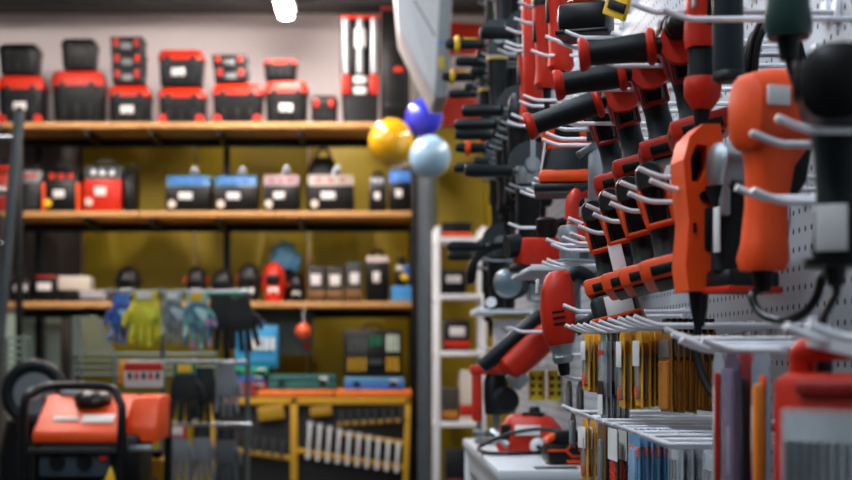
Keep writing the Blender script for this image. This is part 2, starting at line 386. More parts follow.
# big orange tool with oval opening
t = thing('jigsaw', 'orange jigsaw standing upright with oval hand opening and black grip insert', 'power tool', (.386, 1.62, EYE + .072), (0, R(-1), R(4)))
outer = [(-.02, 0), (-.023, .03), (-.018, .08), (-.021, .11), (-.023, .15), (-.016, .175), (0, .19), (.02, .19), (.024, .16), (.026, .11), (.018, .1), (.015, .03), (.012, 0)]
hole = [(-.014, .125), (-.0155, .15), (-.008, .168), (.004, .165), (.006, .145), (-.004, .123)]
B().prism(outer[:5] + [hole[1], hole[0]] + list(reversed(hole[2:])) + [hole[1], outer[4]] + outer[5:], 'y', -.027, .027).obj('orange_body', ORANGE, t)
B().prism([(-.016, .12), (-.018, .15), (-.008, .172), (.008, .168), (.009, .143), (-.003, .119)], 'y', .0, .02).obj('opening_liner', BLACK, t)
B().prism([(-.001, .045), (.0, .095), (.02, .095), (.0185, .045)], 'y', -.03, .03, .003).obj('grip_insert', RUBBER, t)
B().cyl((.0, -.026, .108), (.0, -.03, .108), .006).obj('lock_button', BLACK, t)
B().box((-.012, -.028, .072), (.003, .004, .012), .001).obj('screw_slot', BLACK, t)
B().lathe([(.012, 0), (.01, .5), (.006, 1)], (0, 0, .002), (0, 0, -.04), 10).obj('cord_sleeve', BLACK, t)
pc = [(0, 0, -.035), (-.004, 0, -.07), (.006, -.02, -.115), (.03, -.05, -.14), (.06, -.08, -.155), (.1, -.1, -.155)]
B().tube(curve(pc, 8), .0048, 8).obj('power_cord', BLACK, t)

# silver-headed driver with black handle between the jigsaw and the near orange drill
t = thing('impact_driver', 'black-handled impact driver with silver head and red foot beside the jigsaw', 'power tool', (.411, 1.575, EYE + .068), (0, 0, R(20)))
B().box((.016, 0, .014), (.07, .05, .028), .008).obj('foot', DARK, t)
B().box((.016, 0, .004), (.072, .052, .008), .002).obj('foot_stripe', RED, t)
B().loft([(.025, -.002, 0, .02, .016, 2.6), (.06, -.004, 0, .0175, .0145, 2.4), (.1, -.002, 0, .019, .0155, 2.4), (.12, 0, 0, .03, .02, 2.6)]).obj('handle', RUBBER, t)
B().box((.024, 0, .1), (.014, .014, .03), .004).obj('trigger', BLACK, t)
B().loft([(-.022, 0, .143, .014, .018, 2.4), (-.018, 0, .143, .021, .026, 2.4), (.02, 0, .143, .024, .027, 2.4)], 'x').obj('motor_housing', SILVER, t)
h = B().lathe([(.027, 0), (.029, .25), (.027, .5), (.02, .75), (.015, 1)], (.018, 0, .143), (.07, 0, .143), 24).obj('hammer_case', SILVER, t)
B().lathe([(.011, 0), (.011, .8), (.007, 1), (.003, 1)], (.068, 0, .143), (.086, 0, .143), 16).obj('bit_holder', STEEL, t)
B().box((-.016, -.012, .12), (.01, .012, .07), .003).obj('belt_clip', SILVER, t)
sticker(t, (-.026, -.012, .07), (.002, .012, .05))

# ---- near tools at the right edge of the pegboard
_inv = (Matrix.Translation(Vector((.428, 1.47, EYE + .087))) @ Matrix.Rotation(R(18), 4, 'Z')).inverted()
cordA = [_inv @ P(u, v, Y_) for u, v, Y_ in [(752, 295, 1.46), (758, 310, 1.45), (770, 318, 1.43), (787, 320, 1.40), (805, 312, 1.37), (817, 296, 1.35), (822, 276, 1.34), (830, 262, 1.36)]]
corded_drill('corded_drill', 'large all-orange corded drill with a black cord looping from its handle', (.428, 1.47, EYE + .087), 18, ORANGE, ORANGE, BLACK, cordA, badge=True, short=True)
corded_drill('corded_drill', 'black corded drill with a white sticker low on its handle', (.415, 1.235, EYE + .079), 72, BLACK, RUBBER, DARK, [(-.012, .0, -.03), (-.016, .01, -.05), (-.016, .014, -.07)], s=.88)
B().lathe([(.006, 0), (.012, .3), (.014, .7), (.009, 1)], (-.016, .014, -.068), (-.016, .016, -.12), 12).obj('plug', BLACK, bpy.data.objects['corded_drill.001'])
B().box((-.036, .004, .034), (.004, .03, .046), .001).obj('price_sticker', LABEL, bpy.data.objects['corded_drill.001'])
B().loft([(-.004, -.012, 0, .036, .03, 4), (.004, -.012, 0, .036, .03, 4)]).obj('handle_flange', BLACK, bpy.data.objects['corded_drill.001'])
hook_px([(736, 187), (752, 190)], 'white double hook around the handle of the large orange corded drill', 'near hooks', xt=.365, r=.0036)
hook([(1.27, .19, .35), (1.19, .19, .35)], 'white double hook around the handle of the black corded drill', 'near hooks of the black drill')
corded_drill('corded_drill', 'green and red corded drill hanging above the black corded drill', (.404, 1.34, EYE + .305), -112, RED, mat('06322b', .5), DARK, [(-.012, .01, -.05), (-.01, .03, -.06)], s=.97)
hook([(1.385, .44, .36), (1.295, .44, .36)], 'white double hook under the green and red corded drill', 'hook of the green drill')

# coiled cable
t = thing('coiled_cable', 'black coiled power cable hanging against the white pegboard', 'cable', (.5, 1.72, EYE + .42))
for k in range(5):
    a = random.uniform(-.2, .2); w_ = .026 + .006 * (k % 3)
    ring = [(math.cos(q) * w_ + a * .02, (k - 2) * .009, -.085 + math.sin(q) * (.075 + .008 * (k % 2))) for q in [2 * math.pi * j / 20 for j in range(20)]]
    B().tube(ring, .0042, 8, True).obj('cable_loop', BLACK, t)
B().tube(curve([(-.03, 0, -.08), (-.01, -.022, -.085), (.02, -.022, -.09), (.034, 0, -.088)], 5), .004, 8).obj('cable_tie', BLACK, t)
hook([(1.72, .42, .45)], 'short white single hook holding the coiled black cable', 'hook of the cable')

# dark barrel tool and red straight grinder
t = thing('polisher', 'long dark barrel of a polisher hanging beside the coiled cable', 'power tool', (.412, 1.585, EYE + .307), (0, R(-1), 0))
B().lathe([(.012, 0), (.0165, .012), (.0175, .05), (.0172, .5), (.0185, .62), (.026, .7), (.03, .78), (.03, .95), (.02, 1)], (0, 0, 0), (0, 0, .3), 24).obj('barrel', mat('152227', .42, spec=.3), t)
B().lathe([(.0185, 0), (.0185, .7), (.0172, 1)], (0, 0, .004), (0, 0, .012), 24).obj('end_rim', DARK, t)
B().box((0, 0, .27), (.066, .066, .05), .015).obj('gear_head', STEEL, t)
hook([(1.625, .46, .34), (1.545, .46, .34)], 'white double hook carrying the dark polisher', 'hook of the polisher')
t = thing('straight_grinder', 'red straight grinder with black rubber sleeve and red end cap, cord hanging down', 'power tool', (.403, 1.675, EYE + .292), (0, R(2), 0))
B().lathe([(.012, 0), (.0215, .08), (.0225, .16), (.021, .2)], (0, 0, 0), (0, 0, .19), 20).obj('end_cap', RED, t)
B().lathe([(.0185, 0), (.018, .6), (.0185, 1)], (0, 0, .03), (0, 0, .075), 20).obj('rubber_sleeve', RUBBER, t)
B().loft([(.073, 0, 0, .021, .021, 3), (.085, 0, 0, .0235, .022, 3), (.16, 0, 0, .023, .022, 3), (.2, 0, 0, .02, .02, 3), (.23, 0, 0, .014, .014, 2.2)]).obj('motor_housing', RED, t)
B().box((.005, -.022, .122), (.016, .004, .05), .002).obj('slide_switch', BLACK, t)
B().cyl((-.002, -.019, .178), (-.002, -.023, .178), .008).obj('lock_button', BLACK, t)
B().box((-.018, -.015, .13), (.004, .012, .025), .001).obj('badge', LABEL, t)
B().lathe([(.0105, 0), (.009, .4), (.0065, 1)], (0, 0, .004), (0, 0, -.04), 10).obj('cord_sleeve', BLACK, t)

# ---- red grinders further along
for i, (u, Y, zt) in enumerate([(561, 2.80, .80), (547, 2.98, .80), (530, 3.45, .80)]):
    grinder(['red angle grinder with dark band nearest the black trim router', 'red angle grinder hanging between two other red grinders', 'red angle grinder hanging next to the black grinders'][i],
            (XU(u, Y), Y, EYE + zt), RED, DARK, .08, rz=8, head=DARK, guard=1, ring=False, stub=.02)
    hook([(Y + .045, zt - .05, .33), (Y - .045, zt - .05, .34)], 'white double hook carrying the red angle grinder ' + ['next to the trim router', 'between two others', 'next to the black grinders'][i], 'white hooks under the red grinders')
for tips in (((514, 18),), ((506, 28),), ((504, 46),), ((545, 36),), ((531, 50),)):
    hook_px(list(tips), 'long white hook below the red grinders with upturned tip', 'long hooks by the red grinders', xt=.33)
hook_px([(523, 95), (519, 101)], 'pair of white hooks below the drooping side grip', 'hooks beside the grip', xt=.33)
hook_px([(511, 114), (507, 121)], 'pair of white hooks in front of the black grinders', 'hooks beside the black grinders', xt=.33)

# red long tool bodies in front of the black grinders (reciprocating saw hanging nose down)
def recip_saw(label, loc, rz, c=RED):
    t = thing('reciprocating_saw', label, 'power tool', loc, (0, 0, R(rz)))
    B().loft([(0, 0, 0, .017, .017, 2.5), (.01, 0, 0, .022, .021, 2.6), (.1, 0, 0, .023, .022, 2.6), (.2, 0, 0, .026, .026, 2.8), (.24, 0, 0, .024, .024, 2.8)]).obj('motor_housing', c, t)
    B().tube(curve([(.01, 0, .23), (.0, 0, .27), (.035, 0, .3), (.06, 0, .27), (.055, 0, .21), (.02, 0, .19)], 5), .012, 10).obj('loop_handle', c, t)
    B().loft([(-.05, 0, 0, .013, .013, 2.4), (.003, 0, 0, .016, .016, 2.5)]).obj('nose', DARK, t)
    B().box((0, 0, -.055), (.035, .03, .006), .002).obj('shoe', STEEL, t)
    B().box((0, 0, -.1), (.012, .0015, .1)).obj('blade', SILVER, t)
    B().box((-.0235, 0, .13), (.002, .012, .05), .0005).obj('badge', LABEL, t)
    return t
recip_saw('red reciprocating saw hanging nose down in front of the black grinders', (XU(533, 3.2), 3.2, EYE + .575), 5)

# black trim router with orange cap
t = thing('trim_router', 'black trim router with orange top cap above the gripped red drills', 'power tool', (XU(586, 2.35), 2.35, EYE + .53), (0, 0, R(-20)))
B().box((0, 0, .031), (.085, .08, .048), .012).obj('motor_housing', BLACK, t)
B().lathe([(.03, 0), (.034, .5), (.03, 1)], (0, 0, .053), (0, 0, .063), 24).obj('orange_band', ORANGE, t)
B().lathe([(.026, 0), (.026, .6), (.02, 1)], (0, 0, .062), (0, 0, .085), 24).obj('top_cap', ORANGE, t)
B().box((0, 0, .004), (.09, .085, .008), .003).obj('base_plate', BLACK, t)
B().box((-.043, 0, .03), (.003, .05, .01), .001).obj('badge', LABEL, t)
hook([(2.39, .522, .33), (2.31, .522, .33)], 'white double hook carrying the black trim router', 'hook of the trim router')
t = thing('tape_pack', 'small yellow and black packet hanging above the red drills', 'packet', (XU(618, 2.05), 2.05, EYE + .5), (0, 0, R(-60)))
B().box((0, 0, .015), (.05, .008, .045), .002, (0, R(25), 0)).obj('card', YELLOW, t)
B().box((.003, -.005, .008), (.04, .003, .014), .001, (0, R(25), 0)).obj('print_band', BLACK, t)
hook([(2.05, .535, .34)], 'white single hook holding the yellow and black packet', 'hook of the packet')

# ---- orange sheet sander
t = thing('sheet_sander', 'orange and black sheet sander resting on white prongs below the black side grips', 'power tool', (XU(567, 2.72), 2.72, EYE + .308), (0, 0, R(-8)), scale=1.2)
B().box((0, 0, .007), (.105, .11, .014), .004).obj('sanding_pad', DARK, t)
B().box((0, 0, .026), (.09, .1, .022), .008).obj('pad_frame', ORANGE, t)
B().loft([(.036, 0, 0, .042, .045, 3.5), (.062, 0, 0, .039, .042, 3), (.075, 0, 0, .036, .038, 3)]).obj('rubber_waist', RUBBER, t)
B().loft([(.072, 0, 0, .037, .039, 3), (.095, 0, 0, .042, .044, 3), (.12, -.004, 0, .044, .045, 3), (.135, -.006, 0, .036, .038, 2.8), (.14, -.006, 0, .02, .022, 2.4)]).obj('palm_housing', ORANGE, t)
B().box((.0, -.043, .098), (.04, .006, .02), .002).obj('vent_panel', BLACK, t)
B().box((-.038, -.03, .06), (.003, .01, .05), .001, (0, R(8), 0)).obj('side_badge', LABEL, t)
B().tube(curve([(.03, 0, .12), (.05, .0, .13), (.06, 0, .1), (.062, 0, .06), (.05, 0, .02)], 5), .004).obj('power_cord', BLACK, t)
for a in [((534, 178), (532, 183)), ((520, 191), (526, 189))]:
    hook_px(list(a), 'white double hook under the orange sheet sander', 'hooks of the sheet sander', xt=.33)
hook_px([(542, 139), (546, 133)], 'white double hook crossing in front of the orange sheet sander', 'hooks crossing the sheet sander', xt=.33)
# metal guide with wing screw to the right of the sander
t = thing('saw_guide', 'grey metal parallel guide with clamp hanging beside the orange sander', 'tool part', (XU(590, 2.45), 2.45, EYE + .34))
B().box((0, 0, .02), (.05, .02, .012), .002, (0, R(-30), 0)).obj('guide_rail', STEEL, t)
B().box((.012, 0, -.03), (.03, .012, .11), .003).obj('flat_arm', SILVER, t)
B().cyl((.0, -.012, .03), (.0, -.012, .055), .008).obj('clamp_screw', DARK, t)
hook([(2.45, .4, .34)], 'short white hook with price holder above the metal guide', 'hook of the guide')

# ---- perforated metal tray with red jigsaws
ty0, ty1 = 2.8, 3.14; tz = EYE + .172
t = thing('display_tray', 'white perforated metal tray fixed to the pegboard carrying red jigsaws', 'shelf', (D, (ty0 + ty1) / 2, tz))
B().box((-.12, 0, -.004), (.235, ty1 - ty0, .006), .002).obj('tray_plate', mat('aab0b4', .4), t)
B().box((-.12, -(ty1 - ty0) / 2 - .002, .001), (.238, .004, .012), .001).obj('end_lip', WHITE, t)
B().box((-.24, 0, -.001), (.004, ty1 - ty0, .008), .001).obj('front_lip', WHITE, t)
for s_ in (-1, 1): B().box((-.06, s_ * .12, -.014), (.11, .004, .014), .001).obj('bracket', GREY, t)
dhandle_saw('red jigsaw on a double hook nearest the orange drills', (.43, 2.66, tz - .009), -150, RED, s=.86)
hook([(2.69, .166, .34), (2.62, .166, .34)], 'white double hook under the red jigsaw nearest the orange drills', 'hook of the red jigsaw')
dhandle_saw('red jigsaw standing on the white tray beside the belt sander', (.49, 2.93, tz - .009), -130, RED, s=.86)
# red mini grinder with round black knob
t = thing('belt_sander', 'red belt sander with a round black front knob on the white tray', 'power tool', (XU(540, 3.0), 3.0, tz), (0, 0, R(-165)), scale=.8)
B().box((0, 0, .055), (.14, .08, .08), .02).obj('motor_housing', RED, t)
B().box((0, 0, .014), (.16, .07, .026), .012).obj('sanding_belt', DARK, t)
B().cyl((.095, 0, .07), (.06, 0, .075), .03, .032, 24).obj('front_knob', RUBBER, t)
B().lathe([(.02, 0), (.03, .4), (.03, .9), (.022, 1)], (-.02, 0, .09), (-.02, 0, .15), 24).obj('top_cap', BLACK, t)
B().cyl((-.02, 0, .1485), (-.02, 0, .1515), .018).obj('cap_badge', RED, t)
B().tube(curve([(-.06, 0, .08), (-.1, 0, .11), (-.08, 0, .14), (-.03, 0, .13)], 5), .013, 10).obj('rear_handle', BLACK, t)
hook_px([(546, 239), (551, 244)], 'white double hook in front of the red jigsaws on the tray', 'hooks in front of the jigsaws', xt=.32)
hook_px([(562, 237), (570, 233)], 'white double hook beside the red jigsaw nearest the drills', 'hooks beside the jigsaws', xt=.33)
hook_px([(508, 223)], 'single white hook between black grinder and red belt sander', 'hook by the belt sander', xt=.33)
# clear hanging pack below the tray
t = thing('sanding_sheet_pack', 'clear pack of pale grey sanding sheets hanging below the white tray', 'packet', (.44, 2.98, EYE + .15))
B().box((0, 0, -.055), (.014, .13, .1), .003).obj('sheet_bundle', mat('9aa0a2', .6), t)
B().box((0, 0, -.055), (.02, .14, .114), .004).obj('plastic_wrap', CLEAR, t)
hook([(2.98, .147, .36)], 'white single hook holding the pale sanding sheet pack', 'hook of the sanding sheets')
# ---- black grinders with side handles pointing into the aisle
def add_grinders(row, z, X, Ys, lab, crings=None, head=None):
    hk = [' '.join(q.replace('angle ', '').split()[:10]).rstrip(',') for q in lab]
    for i, Y in enumerate(Ys):
        rg = crings[i] if crings else None
        grinder(lab[i], (X[i] + .152, Y, EYE + z), BLACK, rg or DARK, .1 + .012 * ((i + row) % 2), rz=random.uniform(-8, 8), head=(head or [DARK, MID, DARK])[(i + row) % 3], ring=bool(rg), guard=-1 if (i + row) % 2 else 1, stub=.02)
        hook([(Y + .045, z - .058, X[i] + .1), (Y - .045, z - .058, X[i] + .1)], 'grey double hook carrying the ' + hk[i], 'grey hooks of the black grinders', m=mat('8b9196', .4))
add_grinders(0, 1.22, [.27, .275], [4.3, 4.62], ['black angle grinder in the topmost row, nearer the red grinders', 'black angle grinder in the topmost row beside the white canopy'])
add_grinders(1, .955, [.25, .285, .266, .295], [4.26, 4.52, 4.77, 5.06],
    ['black angle grinder whose grip has a yellow ring, in the row below the topmost', 'black angle grinder with plain grip between two yellow-ringed ones', 'black yellow-ringed angle grinder second from the pegboard end, upper row', 'black angle grinder with plain grip at the pegboard end, upper row'],
    crings=[YELLOW, None, YELLOW, None])
add_grinders(2, .63, [.24, .246, .246, .277, .288], [3.55, 3.76, 3.95, 4.2, 4.62],
    ['black angle grinder with plain grip in the middle row, nearest the red saw', 'black angle grinder second from the red saw in the middle row', 'black angle grinder third from the red saw in the middle row', 'black angle grinder with orange-ringed grip in the middle row', 'black angle grinder at the pegboard end of the middle row'],
    crings=[None, None, None, ORANGE, None])
add_grinders(3, .455, [.245], [3.4], ['large black angle grinder with silver head above the circular saw'], head=[SILVER] * 3)
add_grinders(1, .345, [.26, .275], [4.35, 4.75], ['black angle grinder in the bottom row above the circular saw guard', 'black angle grinder in the bottom row beside the white shelf'])

for (z, Y, d_) in [(1.21, 4.46, 'in the topmost row close to the panel'), (.95, 4.39, 'close to the panel behind the first yellow-ringed grip'), (.95, 4.645, 'close to the panel behind the second yellow-ringed grip'), (.95, 4.92, 'close to the panel near the pegboard end'),
                   (.62, 3.66, 'close to the panel nearest the red saw'), (.62, 3.855, 'close to the panel, second from the red saw'), (.62, 4.08, 'close to the panel beside the orange-ringed grip'), (.63, 4.5, 'close to the panel at the end of the middle row'), (.335, 4.56, 'close to the panel in the bottom row')]:
    grinder('black short-grip angle grinder ' + d_, (.465, Y, EYE + z), BLACK, DARK, .07, head=DARK, ring=False, stub=.02, guard=1)
    hook([(Y + .04, z - .056, .40), (Y - .04, z - .056, .40)], 'short grey double hook for the short-grip grinder ' + d_.replace('close to the panel', '').strip(' ,'), 'short grey hooks of the black grinders', m=mat('8b9196', .4))
# ---- circular saw on a short tray
cs = P(505, 312, 3.95)
t = thing('display_tray', 'short white tray fixed to the pegboard carrying the circular saw', 'shelf', (D, 3.98, cs.z))
B().box((-.13, 0, -.004), (.255, .34, .006), .002).obj('tray_plate', WHITE, t)
B().box((-.256, 0, .003), (.005, .34, .016), .002).obj('front_lip', WHITE, t)
t = thing('circular_saw', 'circular saw with big black round blade guard and silver motor', 'power tool', (XU(514, 3.95), 3.95, cs.z + .0005), (0, 0, R(0)), scale=1.2)
B().box((.015, 0, .003), (.2, .12, .005), .002).obj('base_plate', SILVER, t)
arc = [(-.03 + .085 * math.cos(a), .082 + .078 * math.sin(a)) for a in [R(-15 + 210 * k / 22) for k in range(23)]]
inn = [(-.03 + .066 * math.cos(a), .082 + .062 * math.sin(a)) for a in [R(195 - 210 * k / 22) for k in range(23)]]
B().prism(arc + inn, 'y', -.045, -.005, .004).obj('blade_guard', BLACK, t)
B().cyl((-.005, -.03, .07), (-.005, -.026, .07), .042, n=32).obj('saw_blade', mat('3a4246', .4, .5), t)
B().lathe([(.03, 0), (.034, .3), (.03, .9), (.02, 1)], (-.02, -.03, .065), (-.02, -.085, .065), 24).obj('motor_housing', mat('6d8088', .35, .5), t)
B().box((.06, .0, .06), (.06, .07, .075), .014).obj('rear_housing', SILVER, t)
B().tube(curve([(.02, 0, .14), (.07, 0, .15), (.1, 0, .11), (.08, 0, .06)], 5), .014, 10).obj('rear_handle', BLACK, t)
B().cyl((-.06, -.045, .02), (-.06, -.075, .02), .012).obj('guard_knob', WHITE, t)
# white bag with yellow stripe below
q = P(512, 347, 4.0)
t = thing('dust_bag_box', 'white carton with a yellow lid strip under the circular saw tray', 'box', (q.x, 4.0, q.z))
B().box((0, 0, .04), (.1, .12, .08), .008).obj('carton', WHITE, t)
B().box((-.005, 0, .083), (.1, .1, .01), .003).obj('lid_strip', mat('d8cc1a', .5), t)
t2 = thing('display_tray', 'small white bracket tray carrying the white carton with yellow strip', 'shelf', (D, 4.0, q.z))
B().box((-.12, 0, -.003), (.235, .16, .005), .001).obj('tray_plate', WHITE, t2)

# ---- two big red rotary hammers hanging
def rotary_hammer(label, loc, rot, c=RED):
    t = thing('rotary_hammer', label, 'power tool', loc, rot, scale=.74)
    B().loft([(0, 0, 0, .03, .03, 2.6), (.02, 0, 0, .038, .036, 2.8), (.08, .004, 0, .042, .038, 2.8), (.13, .01, 0, .04, .036, 2.8), (.165, .016, 0, .03, .03, 2.6), (.175, .016, 0, .018, .02, 2.4)]).obj('motor_housing', c, t)
    B().lathe([(.03, 0), (.026, .3), (.024, .6), (.026, .7), (.022, 1)], (0, 0, .004), (0, 0, -.045), 20).obj('gear_nose', SILVER, t)
    B().lathe([(.015, 0), (.014, .6), (.011, 1)], (0, 0, -.044), (0, 0, -.075), 16).obj('chuck', BLACK, t)
    B().tube(curve([(.03, 0, .15), (.065, 0, .165), (.1, 0, .13), (.095, 0, .06), (.04, 0, .03)], 6), .0165, 12).obj('loop_handle', RUBBER, t)
    B().box((-.038, -.012, .145), (.006, .022, .035), .002, (0, R(12), 0)).obj('badge', LABEL, t)
    for k in range(3): B().box((.0, -.037, .05 + k * .014), (.03, .004, .005), .001).obj('vent_slot', BLACK, t)
    return t
q = P(563, 350, 2.48)
rotary_hammer('glossy red rotary hammer with white badge hanging nose down by the blister cards', (q.x - .004, 2.48, q.z + .01), (0, R(-8), 0))
hook_px([(556, 310), (563, 305)], 'white double hook carrying the glossy red rotary hammer', 'hooks of the rotary hammer', xt=.34)
hook_px([(556, 349)], 'single white hook in front of the silver nose of the rotary hammer', 'hook by the hammer nose', xt=.35)
q = P(528, 352, 3.3)
t = thing('demolition_hammer', 'red demolition hammer slanting with a thick black handle above the yellow tags', 'power tool', (q.x, 3.3, q.z), (0, R(48), 0))
B().loft([(-.07, 0, 0, .024, .024, 2.5), (-.06, 0, 0, .034, .032, 2.6), (.0, 0, 0, .036, .034, 2.8), (.06, 0, 0, .034, .032, 2.8), (.09, 0, 0, .024, .024, 2.5)]).obj('motor_housing', RED, t)
B().lathe([(.014, 0), (.019, .06), (.018, .5), (.019, .94), (.013, 1)], (-.045, 0, -.105), (-.045, 0, .085), 18).obj('thick_handle', RUBBER, t)
B().tube([(-.045, 0, -.095), (-.02, 0, -.085), (0, 0, -.062)], .011, 10).obj('handle_bridge', RED, t)
B().tube([(-.045, 0, .075), (-.02, 0, .078), (0, 0, .08)], .011, 10).obj('handle_bridge', RED, t)
B().box((.03, 0, -.06), (.045, .045, .04), .006).obj('gear_nose', SILVER, t)
hook([(3.34, .052, .335), (3.26, .052, .335)], 'white double hook carrying the slanting red demolition hammer', 'hooks of the demolition hammer')
# yellow tags
for i, u in enumerate((537, 556)):
    Y = 4.1 - i * .02; q = P(u, 370, Y)
    t = thing('bit_pack', 'yellow blister pack with black dot print hanging behind the red chargers', 'packet', (q.x, Y, q.z), (0, 0, R(66)), group='yellow packs on the pegboard')
    B().box((0, 0, -.045), (.005, .05, .09), .001).obj('backing_card', mat('d9c21a', .5), t)
    for k in range(3):
        for j in (-1, 1): B().box((-.0035, j * .011, -.024 - k * .022), (.003, .012, .012), .001).obj('printed_mark', BLACK, t)
    for sx in (-1, 1): B().box((-.004, sx * .019, -.045), (.004, .006, .08), .001).obj('blister_edge', AMBER, t)
    hook([(Y, (V0 - 368) / F * Y, q.x - .03)], 'single white hook holding a yellow pack', 'hooks of the yellow packs')

# ---- white display table with tools
tn, tf = 3.22, 4.42; tz = ZV(470, tn); tx = XU(498, tn)
t = thing('display_table', 'white metal display table standing against the pegboard', 'table', ((tx + D) / 2, (tn + tf) / 2, 0))
wx = (D - tx) / 2; wy = (tf - tn) / 2
B().box((0, 0, tz - .012), (2 * wx - .004, 2 * wy, .024), .003).obj('table_top', mat('d3d9de', .35, vary=.04), t)
B().box((-.0, 0, tz - .06), (2 * wx - .03, 2 * wy - .03, .07), .003).obj('apron', mat('bfc6cb', .4), t)
for sx in (-1, 1):
    for sy in (-1, 1): B().box((sx * (wx - .025), sy * (wy - .03), (tz - .03) / 2), (.035, .035, tz - .03), .003).obj('leg', WHITE, t)
B().box((.0, -.3, .35), (2 * wx - .06, .5, .02), .003).obj('lower_shelf', WHITE, t)
for i, (yy, c, hh) in enumerate([(4.2, DARK, .2), (3.98, MID, .16), (3.6, DRED, .14)]):
    pass
# battery pack
q = P(566, 462, 3.38)
t = thing('battery_pack', 'black and orange slide-on battery pack lying on the white table', 'battery', (XU(572, 3.4), 3.4, tz), (0, 0, R(6)), scale=1.05)
B().box((0, 0, .026), (.13, .08, .048), .012).obj('cell_case', BLACK, t)
B().box((.004, 0, .062), (.1, .066, .03), .008).obj('rail_top', DARK, t)
B().box((-.052, 0, .06), (.028, .05, .014), .005, (0, R(-35), 0)).obj('release_button', ORANGE, t)
o_ = B()
for a, b in [((-.066, .034), (-.024, .034)), ((-.024, .034), (-.008, .05)), ((-.008, .05), (.063, .05)), ((-.024, .034), (-.01, .02)), ((-.01, .02), (.063, .02))]:
    m_ = ((a[0] + b[0]) / 2, (a[1] + b[1]) / 2); L_ = math.hypot(b[0] - a[0], b[1] - a[1])
    o_.box((m_[0], -.0405, m_[1]), (L_ + .003, .003, .005), .001, (0, -math.atan2(b[1] - a[1], b[0] - a[0]), 0))
o_.obj('orange_outline', ORANGE, t)
B().box((-.0, -.0405, .008), (.045, .003, .008), .001).obj('orange_stripe', ORANGE, t)
for k in range(6): B().box((.008 + k * .009, -.0405, .036), (.006, .002, .006), .0005).obj('letter_mark', ORANGE, t)
tag(B().box((XU(556, 3.27), 3.27, tz + .001), (.1, .05, .002), .0005).obj('price_label', DARK), 'black flat price label lying before the battery pack', 'label')
# red charger / pump body
t = thing('angle_polisher', 'red power tool with white sticker and black dial lying on the white table', 'power tool', (XU(531, 3.8), 3.8, tz), (0, 0, R(-18)), scale=1.12)
B().loft([(0, 0, 0, .075, .06, 4), (.02, 0, 0, .082, .065, 4), (.06, .0, 0, .072, .058, 3.6), (.085, -.004, 0, .055, .045, 3.4), (.092, -.004, 0, .04, .034, 3)]).obj('housing', RED, t)
B().box((.004, -.061, .056), (.062, .006, .024), .001, (R(-14), 0, 0)).obj('sticker', LABEL, t)
B().box((.01, -.02, .092), (.05, .034, .012), .003).obj('top_recess', BLACK, t)
B().lathe([(.014, 0), (.014, .7), (.01, 1)], (.012, -.018, .095), (.012, -.018, .112), 16).obj('dial', DARK, t)
B().box((-.05, -.052, .05), (.024, .02, .04), .004).obj('side_vent', BLACK, t)
B().lathe([(.018, 0), (.02, .5), (.012, 1)], (.03, -.06, .022), (.036, -.1, .02), 16).obj('hose_port', WHITE, t)
B().lathe([(.012, 0), (.011, .7), (.008, 1)], (-.09, -.03, .05), (-.04, -.06, .018), 14).obj('nozzle', SILVER, t)
lo = Matrix.Rotation(R(18), 4, 'Z')
hs = [(.036, -.1, .02), (.06, -.13, .012), (.0, -.16, .008), (-.08, -.15, .008), (-.1, -.1, .02), (-.03, -.09, .05), (.05, -.09, .062), (.1, -.1, .05), (.12, -.09, .012)]
B().tube(curve(hs, 8), .0052, 8).obj('hose', BLACK, t)
# red plunge router
t = thing('plunge_router', 'red plunge router with round black knob at the far end of the white table', 'power tool', (XU(496, 4.17), 4.17, tz), (0, 0, R(0)), scale=1.1)
B().lathe([(.055, 0), (.06, .3), (.058, .8), (.05, 1)], (0, 0, 0), (0, 0, .014), 28).obj('round_base', STEEL, t)
for sx in (-1, 1):
    B().cyl((sx * .045, 0, .012), (sx * .045, 0, .16), .008).obj('plunge_column', SILVER, t)
B().box((-.052, 0, .13), (.024, .05, .14), .006).obj('frame_side', RED, t)
B().box((-.005, 0, .2), (.13, .06, .026), .006).obj('frame_top', RED, t)
B().box((-.005, -.031, .2), (.06, .003, .01), .001).obj('name_plate', LBLUE, t)
B().lathe([(.03, 0), (.034, .4), (.034, .8), (.026, 1)], (0, 0, .08), (0, 0, .19), 24).obj('motor_housing', DARK, t)
B().lathe([(.03, 0), (.036, .25), (.036, .75), (.026, 1)], (.02, -.04, .12), (.02, -.075, .118), 28).obj('front_knob', RUBBER, t)
B().tube([(.06, 0, .2), (.1, 0, .195), (.1, 0, .12)], .006).obj('guide_rod', WHITE, t)
B().cyl((-.06, -.02, .03), (-.03, -.05, .03), .009).obj('depth_screw', STEEL, t)
B().box((.0, 0, .05), (.02, .02, .07), .003).obj('collet', STEEL, t)

